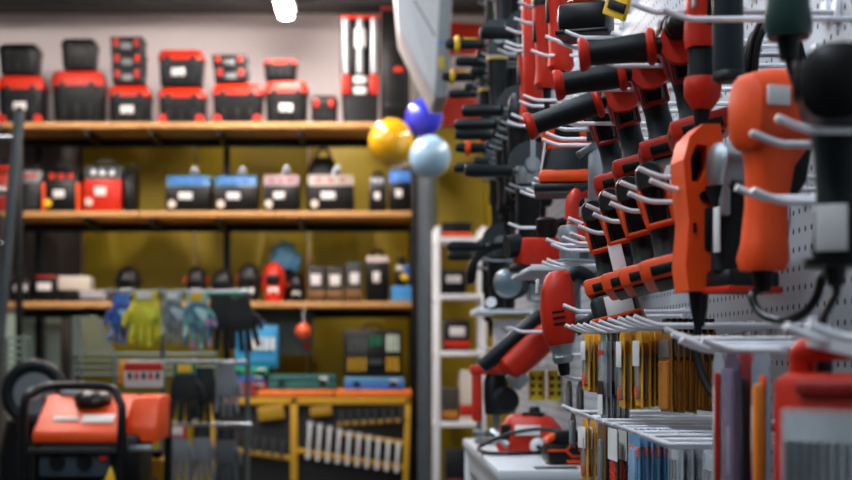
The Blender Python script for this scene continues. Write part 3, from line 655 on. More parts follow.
# ---- blister cards on hooks: planes face into the aisle
def card(name, label, loc, w_, h_, c, kind, group, rz=0., tilt=0.):
    plain = kind == 'yellow' and random.random() > .55
    if plain: label = label.replace('with white sticker', 'without sticker').replace('with a large white tag', 'without a tag'); group += ', no sticker'
    t = thing(name, label, 'packet', loc, (R(tilt), 0, R(rz)), group)
    b = B().prism([(-w_ / 2, -h_), (w_ / 2, -h_), (w_ / 2, -.012), (w_ * .3, 0), (-w_ * .3, 0), (-w_ / 2, -.012)], 'x', -.0007, .0007).obj('backing_card', c, t)
    if kind == 'amber':
        B().box((-.003, 0, -h_ * .68), (.005, w_ * .8, h_ * .58), .002).obj('blister', AMBER, t)
        B().box((-.0025, 0, -h_ * .24), (.004, w_ * .8, h_ * .22), .0015).obj('clear_window', CLEARG, t)
        B().box((0, 0, .004), (.005, w_ * .5, .02), .002).obj('hanger_clip', BLACK, t)
    elif kind == 'yellow':
        B().box((-.0028, 0, -h_ * .6), (.0045, w_ * .55, h_ * .6), .0015).obj('blister', CLEARG, t)
        if not plain: B().box((-.0052, 0, -h_ * .3), (.0008, w_ * .9, h_ * .34), .0002, (0, 0, R(random.uniform(-6, 6)))).obj('price_sticker', LABEL, t)
        B().cyl((-.0055, 0, -h_ * .82), (-.0035, 0, -h_ * .82), w_ * .2, n=10).obj('printed_dot', ORANGE, t)
    elif kind == 'clear':
        B().box((-.0028, 0, -h_ * .4), (.005, w_ * .86, h_ * .6), .002).obj('blister', CLEAR, t)
        B().box((-.0056, 0, -h_ * .22), (.0008, w_ * .95, h_ * .05)).obj('red_stripe', RED, t)
        B().box((-.0056, 0, -h_ * .64), (.0008, w_ * .95, h_ * .2)).obj('dark_print', BLACK, t)
        B().box((-.006, 0, -h_ * .8), (.0008, w_ * .8, h_ * .22)).obj('price_sticker', LABEL, t)
    elif kind == 'brown':
        B().box((-.003, 0, -h_ * .55), (.005, w_ * .5, h_ * .7), .002).obj('blister', CLEARG, t)
    elif kind == 'stripe':
        for k in range(8): B().box((-.0015, 0, -h_ * (.4 + .07 * k)), (.0012, w_ * .8, h_ * .03), 0, (R(30), 0, 0)).obj('red_band', RED, t)
        B().box((-.002, 0, -h_ * .2), (.0012, w_ * 1.1, h_ * .32)).obj('price_sticker', LABEL, t)
    elif kind == 'blue':
        B().box((-.003, 0, -h_ * .55), (.005, w_ * .7, h_ * .75), .002).obj('blister', mat('7fa6c4', .25, alpha=.8), t)
        B().box((-.0015, 0, -h_ * .2), (.0014, w_ * .98, h_ * .08)).obj('orange_stripe', ORANGE, t)
    elif kind == 'grey':
        B().box((-.003, 0, -h_ * .5), (.005, w_ * .8, h_ * .8), .002).obj('blister', CLEAR, t)
        for k in range(3): B().box((-.0045, (k - 1) * w_ * .22, -h_ * .5), (.003, w_ * .08, h_ * .55), .001).obj('bit', STEEL, t)
    return t
def cards(Y, z, X0, dx, n, w_, h_, c, kind, label, group, name='blister_card', xt=.33, hk=True):
    yaw = random.uniform(0, 5)
    for k in range(n):
        card(name, label, (X0 + k * dx, Y + random.uniform(-.002, .002), EYE + z - .003), w_, h_ * random.uniform(.97, 1.03), c, kind, group, yaw + random.uniform(-2.5, 2.5), random.uniform(-1.5, 1.5))
YC = mat('d59a1c', .5); BRC = mat('6b4c28', .5); AMC = mat('a5691c', .5); CLC = mat('8b9599', .4); BLC = mat('5c8fb5', .45); GRC = mat('a3abb0', .45); BKC = mat('23211f', .5)
H1 = 'row of white hooks with blister cards under the orange drills'; HL = 'white hook with upturned tip in the row holding the upper blister cards'
for (u, v) in [(565, 325), (571, 325.5), (577, 324.5), (583, 324), (590, 322.5), (599, 321), (608, 319), (618, 318), (626, 317.5), (634, 316)]:
    hook_px([(u, v)], HL, H1, xt=.33, r=.003)
cards(2.28, .036, .360, .008, 4, .05, .095, YC, 'yellow', 'narrow yellow blister card with white sticker at the far end of the upper card row', 'yellow cards at the far end, upper row')
cards(2.18, .036, .372, .0085, 5, .045, .14, CLC, 'clear', 'long clear blister card with red stripe and dark print in the upper card row', 'clear striped cards, upper row')
cards(2.08, .036, .382, .008, 5, .05, .115, YC, 'yellow', 'yellow blister card with white sticker between the clear and the amber cards', 'yellow cards in the middle, upper row')
cards(2.0, .036, .392, .009, 4, .05, .11, YC, 'yellow', 'yellow blister card with white sticker directly beside the amber cards', 'yellow cards beside the amber ones, upper row')
cards(1.93, .038, .415, .0085, 8, .06, .115, AMC, 'amber', 'amber brown blister card with black hanger clip in the upper card row', 'amber cards, upper row')
hook_px([(665, 329), (672, 334)], 'white double hook in front of the amber cards', 'hooks before the amber cards', xt=.335)
hook_px([(680, 340), (683, 338)], 'thick white double hook pointing over the red case', 'hooks before the red case', xt=.34, r=.004)
H2 = 'row of white hooks holding the lower cards'; HL2 = 'white hook with upturned tip in the row holding the lower hanging cards'
for (u, v) in [(570, 410), (575, 411), (581, 413), (588, 416), (596, 419), (604, 421.5), (613, 424), (622, 427), (632, 431), (642, 435)]:
    hook_px([(u, v)], HL2, H2, xt=.33, r=.0027)
zl = -.1
cards(2.24, zl, .352, .012, 3, .05, .1, YC, 'yellow', 'yellow card with a large white tag in the lower card row', 'yellow cards, lower row')
cards(2.16, zl, .366, .008, 4, .045, .14, BRC, 'brown', 'brown narrow card in the lower card row beside the yellow cards', 'brown cards, lower row')
cards(2.04, zl, .363, .014, 2, .055, .14, BKC, 'stripe', 'black card with slanting red bands and a white tag in the lower card row', 'striped cards, lower row')
cards(1.93, zl, .372, .0085, 6, .06, .15, BLC, 'blue', 'pale blue blister card with orange stripe in the lower card row', 'blue cards, lower row')
cards(1.83, zl, .408, .012, 3, .06, .15, GRC, 'grey', 'pale clear pack beside the blue cards in the lower card row', 'pale packs beside the blue cards')
cards(1.74, zl - .005, .43, .014, 4, .065, .16, GRC, 'grey', 'pale clear pack of drill bits near the pegboard in the lower card row', 'pale bit packs, lower row')
cards(2.42, zl - .0, .36, .03, 2, .06, .06, BKC, 'brown', 'small black pouch hanging above the battery pack', 'black pouches by the battery pack')
hook([(2.42, zl, .34)], 'white hook holding the small black pouches', 'hook of the pouches')
t_ = hook_px([(648, 437)], 'long white hook under the pale packs', 'long lower hook', xt=.34, r=.004)
cards(2.5, -.045, .365, .02, 2, .06, .055, BKC, 'brown', 'small black pouch hanging beside the upper yellow cards', 'black pouches by the yellow cards')
hook([(2.5, -.045, .345)], 'white hook holding the black pouches beside the yellow cards', 'hook of the upper pouches')

# ---- near packs and the red case
NZ = .004
hook([(1.43, NZ, .345)], 'white hook holding the purple and red packs', 'hook of the purple pack', r=.004)
def pack(name, label, loc, w_, h_, cc, kids, rz=0):
    t = thing(name, label, 'packet', loc, (0, 0, R(rz)))
    B().prism([(-w_ / 2, -h_), (w_ / 2, -h_), (w_ / 2, -.012), (w_ * .3, 0), (-w_ * .3, 0), (-w_ / 2, -.012)], 'x', -.0008, .0008).obj('backing_card', cc, t)
    for (nm, cy, cz, sy, sz, th, m_) in kids:
        B().box((-.001 - th / 2, cy, cz), (th, sy, sz), min(.003, th * .4)).obj(nm, m_, t)
    return t
pack('twist_drill_pack', 'narrow pack with a red twisted drill rod hanging beside the purple pack', (.372, 1.475, EYE + NZ - .003), .04, .17, mat('8d99a0', .4), [('red_rod', -.012, -.09, .006, .14, .006, RED), ('price_sticker', .006, -.06, .016, .05, .001, LABEL)])
pack('blade_pack', 'purple-tinted clear blade pack hanging in front of the red card', (.374, 1.425, EYE + NZ - .003), .055, .18, mat('4b3a55', .35), [('blister', 0, -.09, .04, .15, .006, mat('8a7f98', .2, alpha=.5)), ('white_print', .012, -.1, .008, .05, .0008, LABEL)])
pack('saw_blade_card', 'dark red saw blade card hanging behind the purple pack', (.388, 1.425, EYE + NZ - .003), .07, .17, mat('8e1420', .45), [('blade', 0, -.09, .02, .13, .003, STEEL)])
pack('knife_pack', 'pack with an orange knife and a white sticker beside the red case', (.385, 1.36, EYE + NZ - .003), .065, .18, mat('6f7d86', .4), [('orange_knife', -.012, -.09, .014, .12, .01, mat('d97a20', .4)), ('price_sticker', .014, -.075, .03, .045, .001, LABEL), ('blue_print', .014, -.13, .03, .04, .001, mat('3a2a8a', .5)), ('orange_dot', -.012, -.028, .016, .014, .002, ORANGE)])
# red case with handle and clear window
t = thing('bit_case', 'red plastic drill-bit case with carrying handle and clear window on the pegboard', 'case', (.377, 1.14, EYE + .008), (0, 0, R(38)))
h_, w_ = .22, .12
B().box((.03, 0, -.024 - (h_ - .03) / 2), (.055, w_, h_ - .03), .012).obj('case_shell', RED, t)
B().tube(curve([(.03, w_ * .38, -.06), (.028, w_ * .36, -.02), (.025, w_ * .28, -.004), (.025, -w_ * .28, -.004), (.028, -w_ * .36, -.02), (.03, -w_ * .38, -.06)], 5), .0115, 12).obj('carry_handle', RED, t)
wn = B().box((.0015, 0, -.135), (.006, w_ * .76, .165), .003).obj('clear_window', CLEAR, t)
B().box((.0022, 0, -.135), (.004, w_ * .72, .155), .001).obj('bit_tray', mat('8c9195', .5), t)
for k in range(9):
    B().cyl((-.0005, -.036 + k * .009, -.195 + .005 * k), (-.0005, -.036 + k * .009, -.08), .002 + .0004 * k, n=8).obj('drill_bit', SILVER, t)
B().box((-.001, 0, -.036), (.006, w_ * .5, .012), .003).obj('latch', DRED, t)
B().box((-.0005, .0, -.232), (.004, w_ * .7, .018), .001).obj('paper_label', LABEL, t)
B().box((.01, .0, .002), (.006, .05, .018), .002, (R(12), 0, 0)).obj('hang_tag', WHITE, t)
B().box((.03, -w_ / 2 - .001, -.16), (.02, .004, .07), .003).obj('side_catch', BLACK, t)
hook([(1.15, .012, .345), (1.09, .012, .345)], 'white double hook through the handle of the red case', 'hook of the red case', r=.004)
# ================================================================== back of the shop
SY = 9.0; SD = .5
xl, xr = XU(2, SY), XU(413, SY)
shelf = thing('shelving_unit', 'tall wooden-board shelving unit with black metal frame along the back wall', 'shelf', ((xl + xr) / 2, SY + SD / 2, 0))
sx0 = (xl + xr) / 2
BZ = [ZV(122, SY), ZV(211, SY), ZV(301.5, SY)]
for bz in BZ:
    n = 3; wd = (xr - xl) / n
    for k in range(n):
        B().box((xl + wd * (k + .5) - sx0, 0, bz - .019), (wd - .004, SD, .038), .003).obj('board', WOOD, shelf)
    B().box((0, SD / 2 - .03, bz - .066), (xr - xl, .03, .055), .002).obj('beam', BLACK, shelf)
    for u in (85, 150, 218, 300): B().box((XU(u, SY) - sx0, 0, bz - .06), (.03, SD - .06, .04)).obj('cross_bar', BLACK, shelf)
for u in (20, 219, 415):
    for sy in (-1, 1):
        if u == 219 and sy < 0: continue
        B().box((XU(u, SY) - sx0, sy * (SD / 2 + .018), ZV(108, SY) / 2), (.045, .034, ZV(108, SY)), .003).obj('upright', BLACK, shelf)

def toolbox(label, u0, u1, vt, z0, c_lid, Y=SY + .05, d=.24, style=0, c_body=None, lab=True, lat=None, lid=.3, yaw=0, name='toolbox', group=None):
    w_ = (u1 - u0) / F * Y; h_ = (z0 - ZV(vt, Y)) * -1; c_body = c_body or DARK
    t = thing(name, label, 'toolbox', (XU((u0 + u1) / 2, Y), Y + d / 2, z0), (0, 0, R(yaw)), group); hb = h_ * (1 - lid)
    a, b = w_ / 2, d / 2
    B().loft([(0, 0, 0, a * .86, b * .86, 8), (.01, 0, 0, a * .9, b * .9, 8), (hb, 0, 0, a * .96, b * .96, 8)], n=28).obj('body', c_body, t)
    hs = h_ - .02
    l = B().loft([(hb - .004, 0, 0, a, b, 8), (hb + (hs - hb) * .35, 0, 0, a, b, 8), (hs, 0, 0, a * .9, b * .85, 8), (h_ - .012, 0, 0, a * .84, b * .75, 8)], n=28).obj('lid', c_lid, t)
    B().tube(curve([(-a * .5, 0, hs - .02), (-a * .45, 0, h_ - .011), (a * .45, 0, h_ - .011), (a * .5, 0, hs - .02)], 4), .009, 8).obj('carry_handle', BLACK, t)
    for s_ in (-1, 1):
        B().box((s_ * a * .55, -b * .99, hb - .005), (.035, .014, .05), .004).obj('latch', lat or c_body, t)
        if style == 1: B().cyl((s_ * a * .78, -b * .9, .03), (s_ * a * .78, -b * 1.0, .03), .03, n=16).obj('foot_bumper', RED, t)
    if lab: B().box((random.uniform(-.1, .1) * a, -b * .945, hb * .5), (.085, .006, .05), .002).obj('paper_label', LABEL, t)
    for k in range(3): B().box(((k - 1) * a * .5, -b * .93, hb * .3), (.012, .01, hb * .45), .003).obj('rib', c_body, t)
    return t
def organizer(label, u0, u1, vt, z0, Y=SY + .06, d=.2, group=None):
    w_ = (u1 - u0) / F * Y; h_ = ZV(vt, Y) - z0
    t = thing('organizer_case', label, 'case', (XU((u0 + u1) / 2, Y), Y + d / 2, z0), (0, 0, 0), group)
    B().box((0, 0, h_ * .42), (w_ * .94, d * .94, h_ * .84), .012).obj('tray', DARK, t)
    B().box((0, 0, h_ * .86), (w_, d, h_ * .26), .012).obj('clear_lid', MID, t)
    for s_ in (-1, 1): B().box((s_ * w_ * .3, -d * .5, h_ * .62), (.03, .012, h_ * .5), .004).obj('latch', RED, t)
    B().box((0, -d * .475, h_ * .4), (w_ * .3, .006, h_ * .4), .002).obj('front_ribs', GREY, t)
    B().box((0, -d * .52, h_ * .8), (w_ * .34, .02, .016), .005).obj('carry_handle', BLACK, t)
    return t
Z0 = BZ[0] + .0005
def ztop(v, Y=SY + .05): return ZV(v, Y)
# stack heights follow the photograph
toolbox('toolbox with red lid standing below a black case by the ladder', -4, 43, 73, Z0, RED, style=1)
toolbox('all-black toolbox stacked on the red-lidded box by the ladder', -3, 37, 41, ztop(73) + .001, BLACK, lab=False, d=.2)
toolbox('large toolbox with tall red lid carrying a small ribbed black box', 50, 103, 68, Z0, RED, lab=False)
toolbox('small black toolbox with ribbed lid on the tall red-lidded box', 60, 95, 36, ztop(68) + .001, BLACK, lab=False, d=.19, lid=.3)
toolbox('toolbox with red lid and white label under three organizer cases', 107, 149, 83, Z0, RED)
organizer('organizer case lowest of the three stacked on a red-lidded toolbox', 111, 143, 68, ztop(83) + .001)
organizer('organizer case in the middle of the stack of three', 110, 144, 52, ztop(68) + .003)
organizer('organizer case topmost of the stack of three', 109, 143, 36, ztop(52) + .004)
toolbox('toolbox with red lid and red round feet under a second red-lidded box', 157, 205, 85, Z0, RED, style=1, lab=False)
toolbox('red-lidded toolbox with round white label on top of another red-lidded box', 157, 203, 47, ztop(85) + .001, RED, d=.22)
toolbox('wide toolbox with red lid under two organizer cases', 211, 263, 81, Z0, RED, style=1, lab=False)
organizer('organizer case lower of the two on the wide red-lidded toolbox', 213, 248, 67, ztop(81) + .001)
organizer('organizer case upper of the two on the wide red-lidded toolbox', 211, 247, 54, ztop(67) + .003)
toolbox('toolbox with red lid and white label beside the small low black box', 264, 308, 78, Z0, RED)
toolbox('small red-lidded toolbox stacked next to the rolling tower', 263, 297, 57, ztop(78) + .001, RED, d=.19, lab=False)
toolbox('small low black toolbox with red latches beside the rolling tower', 310, 338, 93, Z0, BLACK, lab=False, d=.2, lat=RED)
# rolling tool tower
Y = SY + .03; wu = (380 - 341) / F * Y
t = thing('tool_tower', 'tall rolling tool tower with pale vertical tubes and red latches on the top shelf', 'toolbox', (XU(360, Y), Y + .2, Z0))
zt = ZV(14, Y) - Z0; zm = ZV(78, Y) - Z0
B().loft([(.0, 0, 0, wu / 2 * .9, .18, 8), (zm, 0, 0, wu / 2, .19, 8)], n=28).obj('lower_box', DARK, t)
B().box((0, 0, (zm + zt) / 2), (wu, .36, zt - zm - .02), .02).obj('upper_box', BLACK, t)
B().box((0, 0, zt - .015), (wu * 1.02, .37, .03), .01).obj('top_cover', RED, t)
for k in (-1, 0, 1): B().cyl((k * wu * .36, -.195, zm + .03), (k * wu * .36, -.195, zt - .03), .022, n=12).obj('tube', mat('9a9fa2', .35, .3), t)
B().box((0, -.2, (zm + zt) / 2 + .05), (.07, .02, .12), .004).obj('paper_label', LABEL, t)
for s_ in (-1, 1): B().box((s_ * wu * .36, -.195, zm - .04), (.055, .03, .13), .01).obj('latch', RED, t)
for k in range(2): B().box((0, -.195, zm - .01 - k * .07), (.08, .012, .045), .004).obj('name_plate', LABEL, t)
t = thing('tool_crate', 'plain black tall crate standing beside the rolling tower', 'crate', (XU(395.5, Y), Y + .22, Z0))
wv = (411 - 382) / F * Y
B().box((0, 0, (ZV(8, Y) - Z0) / 2), (wv, .38, ZV(8, Y) - Z0), .015).obj('crate_body', BLACK, t)
B().box((0, 0, ZV(8, Y) - Z0 + .006), (wv, .38, .014), .004).obj('crate_lid', DRED, t)
B().box((.02, -.192, .35), (.06, .008, .03), .002).obj('red_badge', RED, t)
for k in range(3): B().box((0, -.192, .12 + k * .2), (wv * .8, .008, .02), .002).obj('rib', DARK, t)

# ---- second shelf: machines
Z1 = BZ[1] + .0005
def machine(name, label, cat, u0, u1, vt, z0, c_body, c_top, c_panel, Y=SY + .06, d=.25, handle=True, knob=None, labs=1, topfrac=.35, group=None, clamp=False, vents=0, c_side=None):
    w_ = (u1 - u0) / F * Y; h_ = ZV(vt, Y) - z0
    t = thing(name, label, cat, (XU((u0 + u1) / 2, Y), Y + d / 2, z0), (0, 0, 0), group); a, b = w_ / 2, d / 2
    hb = h_ * (1 - topfrac)
    bd = B().box((0, 0, hb / 2 + .004), (w_, d, hb - .008), .014).obj('body', c_body, t)
    B().prism([(-b, hb), (b, hb), (b * .9, h_ * .93), (-b * .6, h_ * .93)], 'x', -a * .97, a * .97, .008).obj('control_panel', c_top, t)
    for k in range(3): B().box((a * (-.5 + .5 * k), -b * .86, hb + h_ * topfrac * .42), (a * .3, .012, h_ * topfrac * .38), .003, (R(-28), 0, 0)).obj('gauge', c_panel, t)
    if handle: B().tube(curve([(-a * .5, 0, h_ * .9), (-a * .4, 0, h_ * 1.04), (a * .4, 0, h_ * 1.04), (a * .5, 0, h_ * .9)], 4), .01, 8).obj('handle', BLACK, t)
    if clamp: B().tube(curve([(a * .1, -b * .5, h_ * .93), (a * .2, -b * .5, h_ * 1.1), (a * .35, -b * .5, h_ * 1.12), (a * .4, -b * .5, h_ * .98)], 4), .01, 8).obj('clamp', SILVER, t)
    for k in range(labs): B().box((a * (-.1 + .8 * k - .3 * (labs - 1)), -b - .002, hb * .62), (w_ * .3, .005, hb * .26), .001).obj('paper_label', LABEL, t)
    if knob: B().cyl((-a * .68, -b, hb * .3), (-a * .68, -b - .015, hb * .3), .026, n=16).obj('knob', knob, t)
    for k in range(vents): B().box((0, -b - .001, hb * (.2 + .13 * k)), (w_ * .8, .006, .008), .001).obj('vent_slot', MID, t)
    for s_ in (-1, 1):
        if c_side: B().box((s_ * (a - .008), -.004, hb * .52), (.024, d * 1.01, hb * .98), .006).obj('side_bumper', c_side, t)
        for s2 in (-1, 1): B().cyl((s_ * a * .8, s2 * b * .8, 0), (s_ * a * .8, s2 * b * .8, .012), .012, n=10).obj('foot', BLACK, t)
    return t
machine('welding_inverter', 'red welding unit partly behind the ladder rail', 'machine', -8, 11, 161, Z1, DRED, RED, DARK)
machine('welding_inverter', 'grey slatted welding inverter with white top label beside the ladder', 'machine', 14, 40, 166, Z1, DARK, GREY, RED, vents=4, labs=0)
machine('welding_inverter', 'black welding inverter with orange bumpers on both sides', 'machine', 42, 79, 167, Z1, BLACK, DARK, RED, c_side=ORANGE, knob=YELLOW)
machine('battery_charger', 'red battery charger with grey control top and white label', 'machine', 83, 121, 161, Z1, RED, MID, SILVER, knob=CREAM)
machine('starter_unit', 'narrow plain black unit beside the red battery charger', 'machine', 123, 134, 166, Z1, BLACK, BLACK, DARK, labs=0)
machine('battery_charger', 'black battery charger with blue top and white label, nearer the red charger', 'machine', 165, 210, 172, Z1, BLACK, mat('2f678f', .5), BLUE, knob=CREAM, clamp=True, handle=False)
machine('battery_charger', 'black battery charger with blue top beside the pink-topped charger', 'machine', 214, 257, 172, Z1, BLACK, mat('2f678f', .5), BLUE, knob=CREAM, clamp=True, handle=False)
machine('battery_charger', 'black battery charger with pinkish white top', 'machine', 263, 299, 171, Z1, BLACK, mat('917c80', .5), mat('8a5a60', .5), knob=CREAM, clamp=True, handle=False)
mm = machine('battery_charger', 'wide black battery charger with white top panels under a dark bag', 'machine', 307, 354, 171, Z1, BLACK, mat('958c84', .5), mat('8a605c', .5), knob=CREAM, clamp=True, handle=False)
t = thing('tool_bag', 'dark fabric tool bag standing behind the wide charger', 'bag', (XU(323, 9.4), 9.42, Z1))
B().loft([(0, 0, 0, .11, .05, 4), (.2, 0, 0, .12, .06, 4), (.34, 0, 0, .1, .05, 3), (.4, 0, 0, .06, .02, 2.5)], n=20).obj('bag_body', BLACK, t)
B().tube(curve([(-.05, 0, .37), (-.03, 0, .45), (.03, 0, .45), (.05, 0, .37)], 5), .01).obj('bag_strap', BLACK, t)
machine('jump_starter', 'narrow black jump starter with grey top and white base label', 'machine', 369, 387, 172, Z1, BLACK, MID, SILVER)
machine('jump_starter', 'narrow black jump starter with blue top at the end of its shelf', 'machine', 389, 411, 166, Z1, BLACK, BLUE, LBLUE)

# ---- third shelf
Z2 = BZ[2] + .0005
def carton(label, u0, u1, vt, z0, c, band=None, Y=SY + .08, d=.18, lab=True, name='carton', top=None):
    w_ = (u1 - u0) / F * Y; h_ = ZV(vt, Y) - z0
    t = thing(name, label, 'box', (XU((u0 + u1) / 2, Y), Y + d / 2, z0))
    B().box((0, 0, h_ / 2), (w_, d, h_), .004).obj('box_body', c, t)
    B().box((0, 0, h_ - .001), (w_ * .98, d * .06, .004)).obj('tape', CREAM, t)
    if lab: B().box((random.uniform(-.1, .1) * w_, -d / 2 - .001, h_ * .62), (w_ * .6, .004, h_ * .3), .001).obj('paper_label', LABEL, t)
    if band: B().box((0, -d / 2 - .0008, h_ * .22), (w_ * .99, .003, h_ * .22), .0005).obj('print_band', band, t)
    if top: B().box((0, 0, h_ + .004), (w_ * .9, d * .9, .012), .002).obj('lid', top, t)
    return t
carton('black box with two white stickers at the ladder end of the third shelf', 9, 30, 279, Z2, BLACK)
carton('black box with red lid beside the white box', 34, 57, 277, Z2, BLACK, top=RED)
carton('flat black box carrying the white box', 58, 78, 290, Z2, BLACK, lab=False)
carton('white box lying on the flat black box', 58, 89, 276, ZV(290, SY + .08) + .001, CREAM, lab=False)
carton('small grey drawer box with dark slot', 80, 105, 290, Z2, mat('9a9a9c', .5), lab=False, band=DARK)
def helmet(label, u, vt, c, vis=BLACK, lab=True, Y=SY + .1, r_u=13, accent=None):
    r = r_u / F * Y; h_ = ZV(vt, Y) - Z2
    t = thing('welding_helmet', label, 'helmet', (XU(u, Y), Y + .1, Z2))
    B().loft([(0, 0, -.02, r * .72, r * .8, 3), (h_ * .2, 0, -.015, r * .85, r * .95, 3), (h_ * .55, 0, 0, r, r * 1.1, 2.6), (h_ * .82, 0, .01, r * .85, r * .95, 2.3), (h_ * .96, 0, .015, r * .45, r * .55, 2.1), (h_, 0, .015, r * .12, r * .15, 2)], n=24).obj('shell', c, t)
    B().box((0, -r * 1.06, h_ * .55), (r * 1.2, .03, h_ * .24), .008).obj('visor', vis, t)
    for s_ in (-1, 1): B().cyl((s_ * r * .92, 0, h_ * .6), (s_ * r * 1.08, 0, h_ * .6), .018, n=12).obj('pivot_knob', accent or DARK, t)
    if lab: B().box((0, -r * 1.0, h_ * .28), (r * .9, .02, h_ * .16), .004).obj('paper_label', LABEL, t)
    return t
helmet('black welding helmet with white label above the blue glove', 126, 265, BLACK)
helmet('black welding helmet with orange pivots above the teal gloves', 195, 265, BLACK, accent=ORANGE, r_u=11)
helmet('dark welding helmet standing behind the black gloves', 221, 268, DARK, r_u=11)
helmet('large dark grey welding helmet with red mark', 248, 262, DARK, r_u=12, accent=RED)
helmet('red and black welding helmet with dark visor', 273, 261, RED, r_u=12)
helmet('small dark helmet with orange pivots beside the red helmet', 296, 272, BLACK, r_u=9, accent=ORANGE)
for i, (u0, u1, vt) in enumerate([(308, 325, 266), (327, 344, 267), (346, 362, 264)]):
    carton(['dark box with white label nearest the helmets', 'dark box with white label between two alike boxes', 'dark box with white label and teal lid'][i], u0, u1, vt, Z2, mat('201c1a', .5), band=mat('6a4a20', .5), top=TEAL if i == 2 else None)
machine('water_pump', 'tall black pump with white top label on the third shelf', 'machine', 366, 389, 252, Z2, BLACK, mat('b9a9ab', .5), CREAM, topfrac=.2)
carton('bright blue box at the end of the third shelf', 391, 412, 286, Z2, mat('2f7fc0', .5), lab=False, band=LBLUE)
t = thing('garden_nozzle', 'black and yellow spray head standing on the bright blue box', 'tool', (XU(401, 9.17), 9.17, ZV(286, 9.08) + .0005))
B().lathe([(.035, 0), (.04, .3), (.025, .5), (.03, .8), (.02, 1)], (0, 0, 0), (0, 0, .2), 16).obj('pump_body', BLACK, t)
B().box((.02, -.03, .06), (.05, .03, .04), .008, (0, R(35), 0)).obj('trigger', YELLOW, t)
B().box((-.01, -.035, .12), (.05, .02, .03), .005).obj('paper_label', LABEL, t)
B().box((.04, -.01, .1), (.03, .03, .08), .008).obj('blue_tank', BLUE, t)
t = thing('face_shield', 'light blue domed face shield standing behind the helmets', 'helmet', (XU(284, 9.4), 9.42, Z2))
hh = ZV(241, 9.4) - Z2
B().cyl((0, 0, 0), (0, 0, hh * .6), .05, .07).obj('stand', DARK, t)
B().loft([(hh * .55, .01, 0, .1, .07), (hh * .75, .01, 0, .11, .08), (hh * .92, 0, 0, .07, .06), (hh, 0, 0, .02, .02)], n=20).obj('dome', mat('5c9fc0', .35), t)
B().box((.05, -.06, hh * .66), (.12, .02, .1), .01, (0, R(20), 0)).obj('shield_glass', LBLUE, t)

# ---- steel column and white shelf at the right end
Yc = 8.5
struct('trim_2', B().lathe([(.062, 0), (.062, 1)], (XU(428, Yc), Yc, 0), (XU(428, Yc), Yc, 3.7), 28), mat('59636a', .35, .6))
Yw = 8.0; wx0, wx1 = XU(435, Yw), XU(486, Yw)
t = thing('wall_shelf', 'narrow white shelving unit with open shelves beside the steel column', 'shelf', ((wx0 + wx1) / 2, Yw + .15, 0))
ww = (wx1 - wx0)
tops = [ZV(v, Yw) for v in (237, 294, 351, 422)] + [.35]
for sx in (-1, 1):
    for sy in (-1, 1): B().box((sx * (ww / 2 - .014), sy * .14, (tops[0] + .06) / 2), (.03, .03, tops[0] + .06), .003).obj('post', WHITE, t)
for z in tops: B().box((0, 0, z - .015), (ww, .3, .03), .003).obj('board', WHITE, t)
for i, (u0, u1, vt, sh, c, bnd) in enumerate([(442, 472, 222, 0, BLACK, ORANGE), (441, 466, 270, 1, BLACK, None), (444, 470, 320, 2, DARK, RED), (442, 458, 388, 3, mat('3a332c', .5), AMBER), (460, 478, 370, 3, CREAM, RED), (446, 474, 440, 4, DARK, DRED)]):
    lb = ['black box with orange band on top of the white shelf', 'black box on the second board of the white shelf', 'dark box with red band on the middle board of the white shelf', 'brown box with amber band on the lower board of the white shelf', 'cream pack with red band on the lower board of the white shelf', 'dark box with red band on the bottom board of the white shelf'][i]
    carton(lb, u0, u1, vt if sh < 4 else 450, tops[sh] + .0005, c, bnd, Y=Yw + .03, d=.16, lab=i in (1, 2))
wz = struct('wall_side', B().box((.85, 9.0, 1.3), (.04, 1.6, 2.6), .004), OLIVE)
# banner
t = thing('banner', 'red and white banner mounted high on the back wall by the pegboard', 'banner', (XU(466, 9.8), 9.84, ZV(126, 9.8)))
bw = (506 - 428) / F * 9.8; bh = (126 - 10) / F * 9.8
B().box((0, 0, bh / 2), (bw, .02, bh), .003).obj('banner_sheet', mat('cfc9c8', .6), t)
for (a, b, c_, d_) in [(0, .26, .0, 1), (.42, .52, 0, .5), (.62, .92, .1, 1)]:
    B().prism([(-bw / 2 + bw * c_, bh * a), (-bw / 2 + bw * d_, bh * a), (-bw / 2 + bw * d_, bh * b * .94), (-bw / 2 + bw * c_, bh * b)], 'y', -.016, -.011).obj('red_shape', RED, t)
B().box((0, -.014, bh), (bw, .03, .03), .004).obj('top_rail', DARK, t)

# ---- canopy panel above the pegboard end
Yk = 5.6
pts = [(392, -60), (400, 30), (434, 98), (447, 98), (455, -60)]
t = thing('canopy_panel', 'white sign box with slanted lower corner hanging beside the black grinders', 'sign', P(425, 98, Yk))
o0 = P(425, 98, Yk)
pl = [(P(u, v, Yk).x - o0.x, P(u, v, Yk).z - o0.z) for u, v in pts]
pz = [pl[0], pl[1], pl[2], (pl[2][0] + .004, pl[2][1]), (pl[2][0] + .035, pl[0][1])]
B().prism(pz, 'y', 0, .35, .004).obj('white_face', mat('fbf9f9', .45, vary=.02), t)
B().prism([(pl[2][0] + .006, pl[2][1]), pl[3], pl[4], (pl[2][0] + .037, pl[0][1])], 'y', -.006, .35, .003).obj('end_profile', mat('8d9193', .4), t)
B().box(((pl[2][0] + pl[3][0]) / 2 + .012, -.007, .22), (.045, .006, .012), .001).obj('seam_strip', LBLUE, t)
B().box(((pl[2][0] + pl[3][0]) / 2 + .004, -.007, .14), (.03, .006, .05), .001).obj('yellow_mark', mat('cdb34a', .5), t)
a_, b_ = P(414, 0, Yk) - o0, P(435, 36, Yk) - o0
B().tube([(a_.x, -.001, a_.z), (b_.x, -.001, b_.z)], .003, 6).obj('groove', GREY, t)
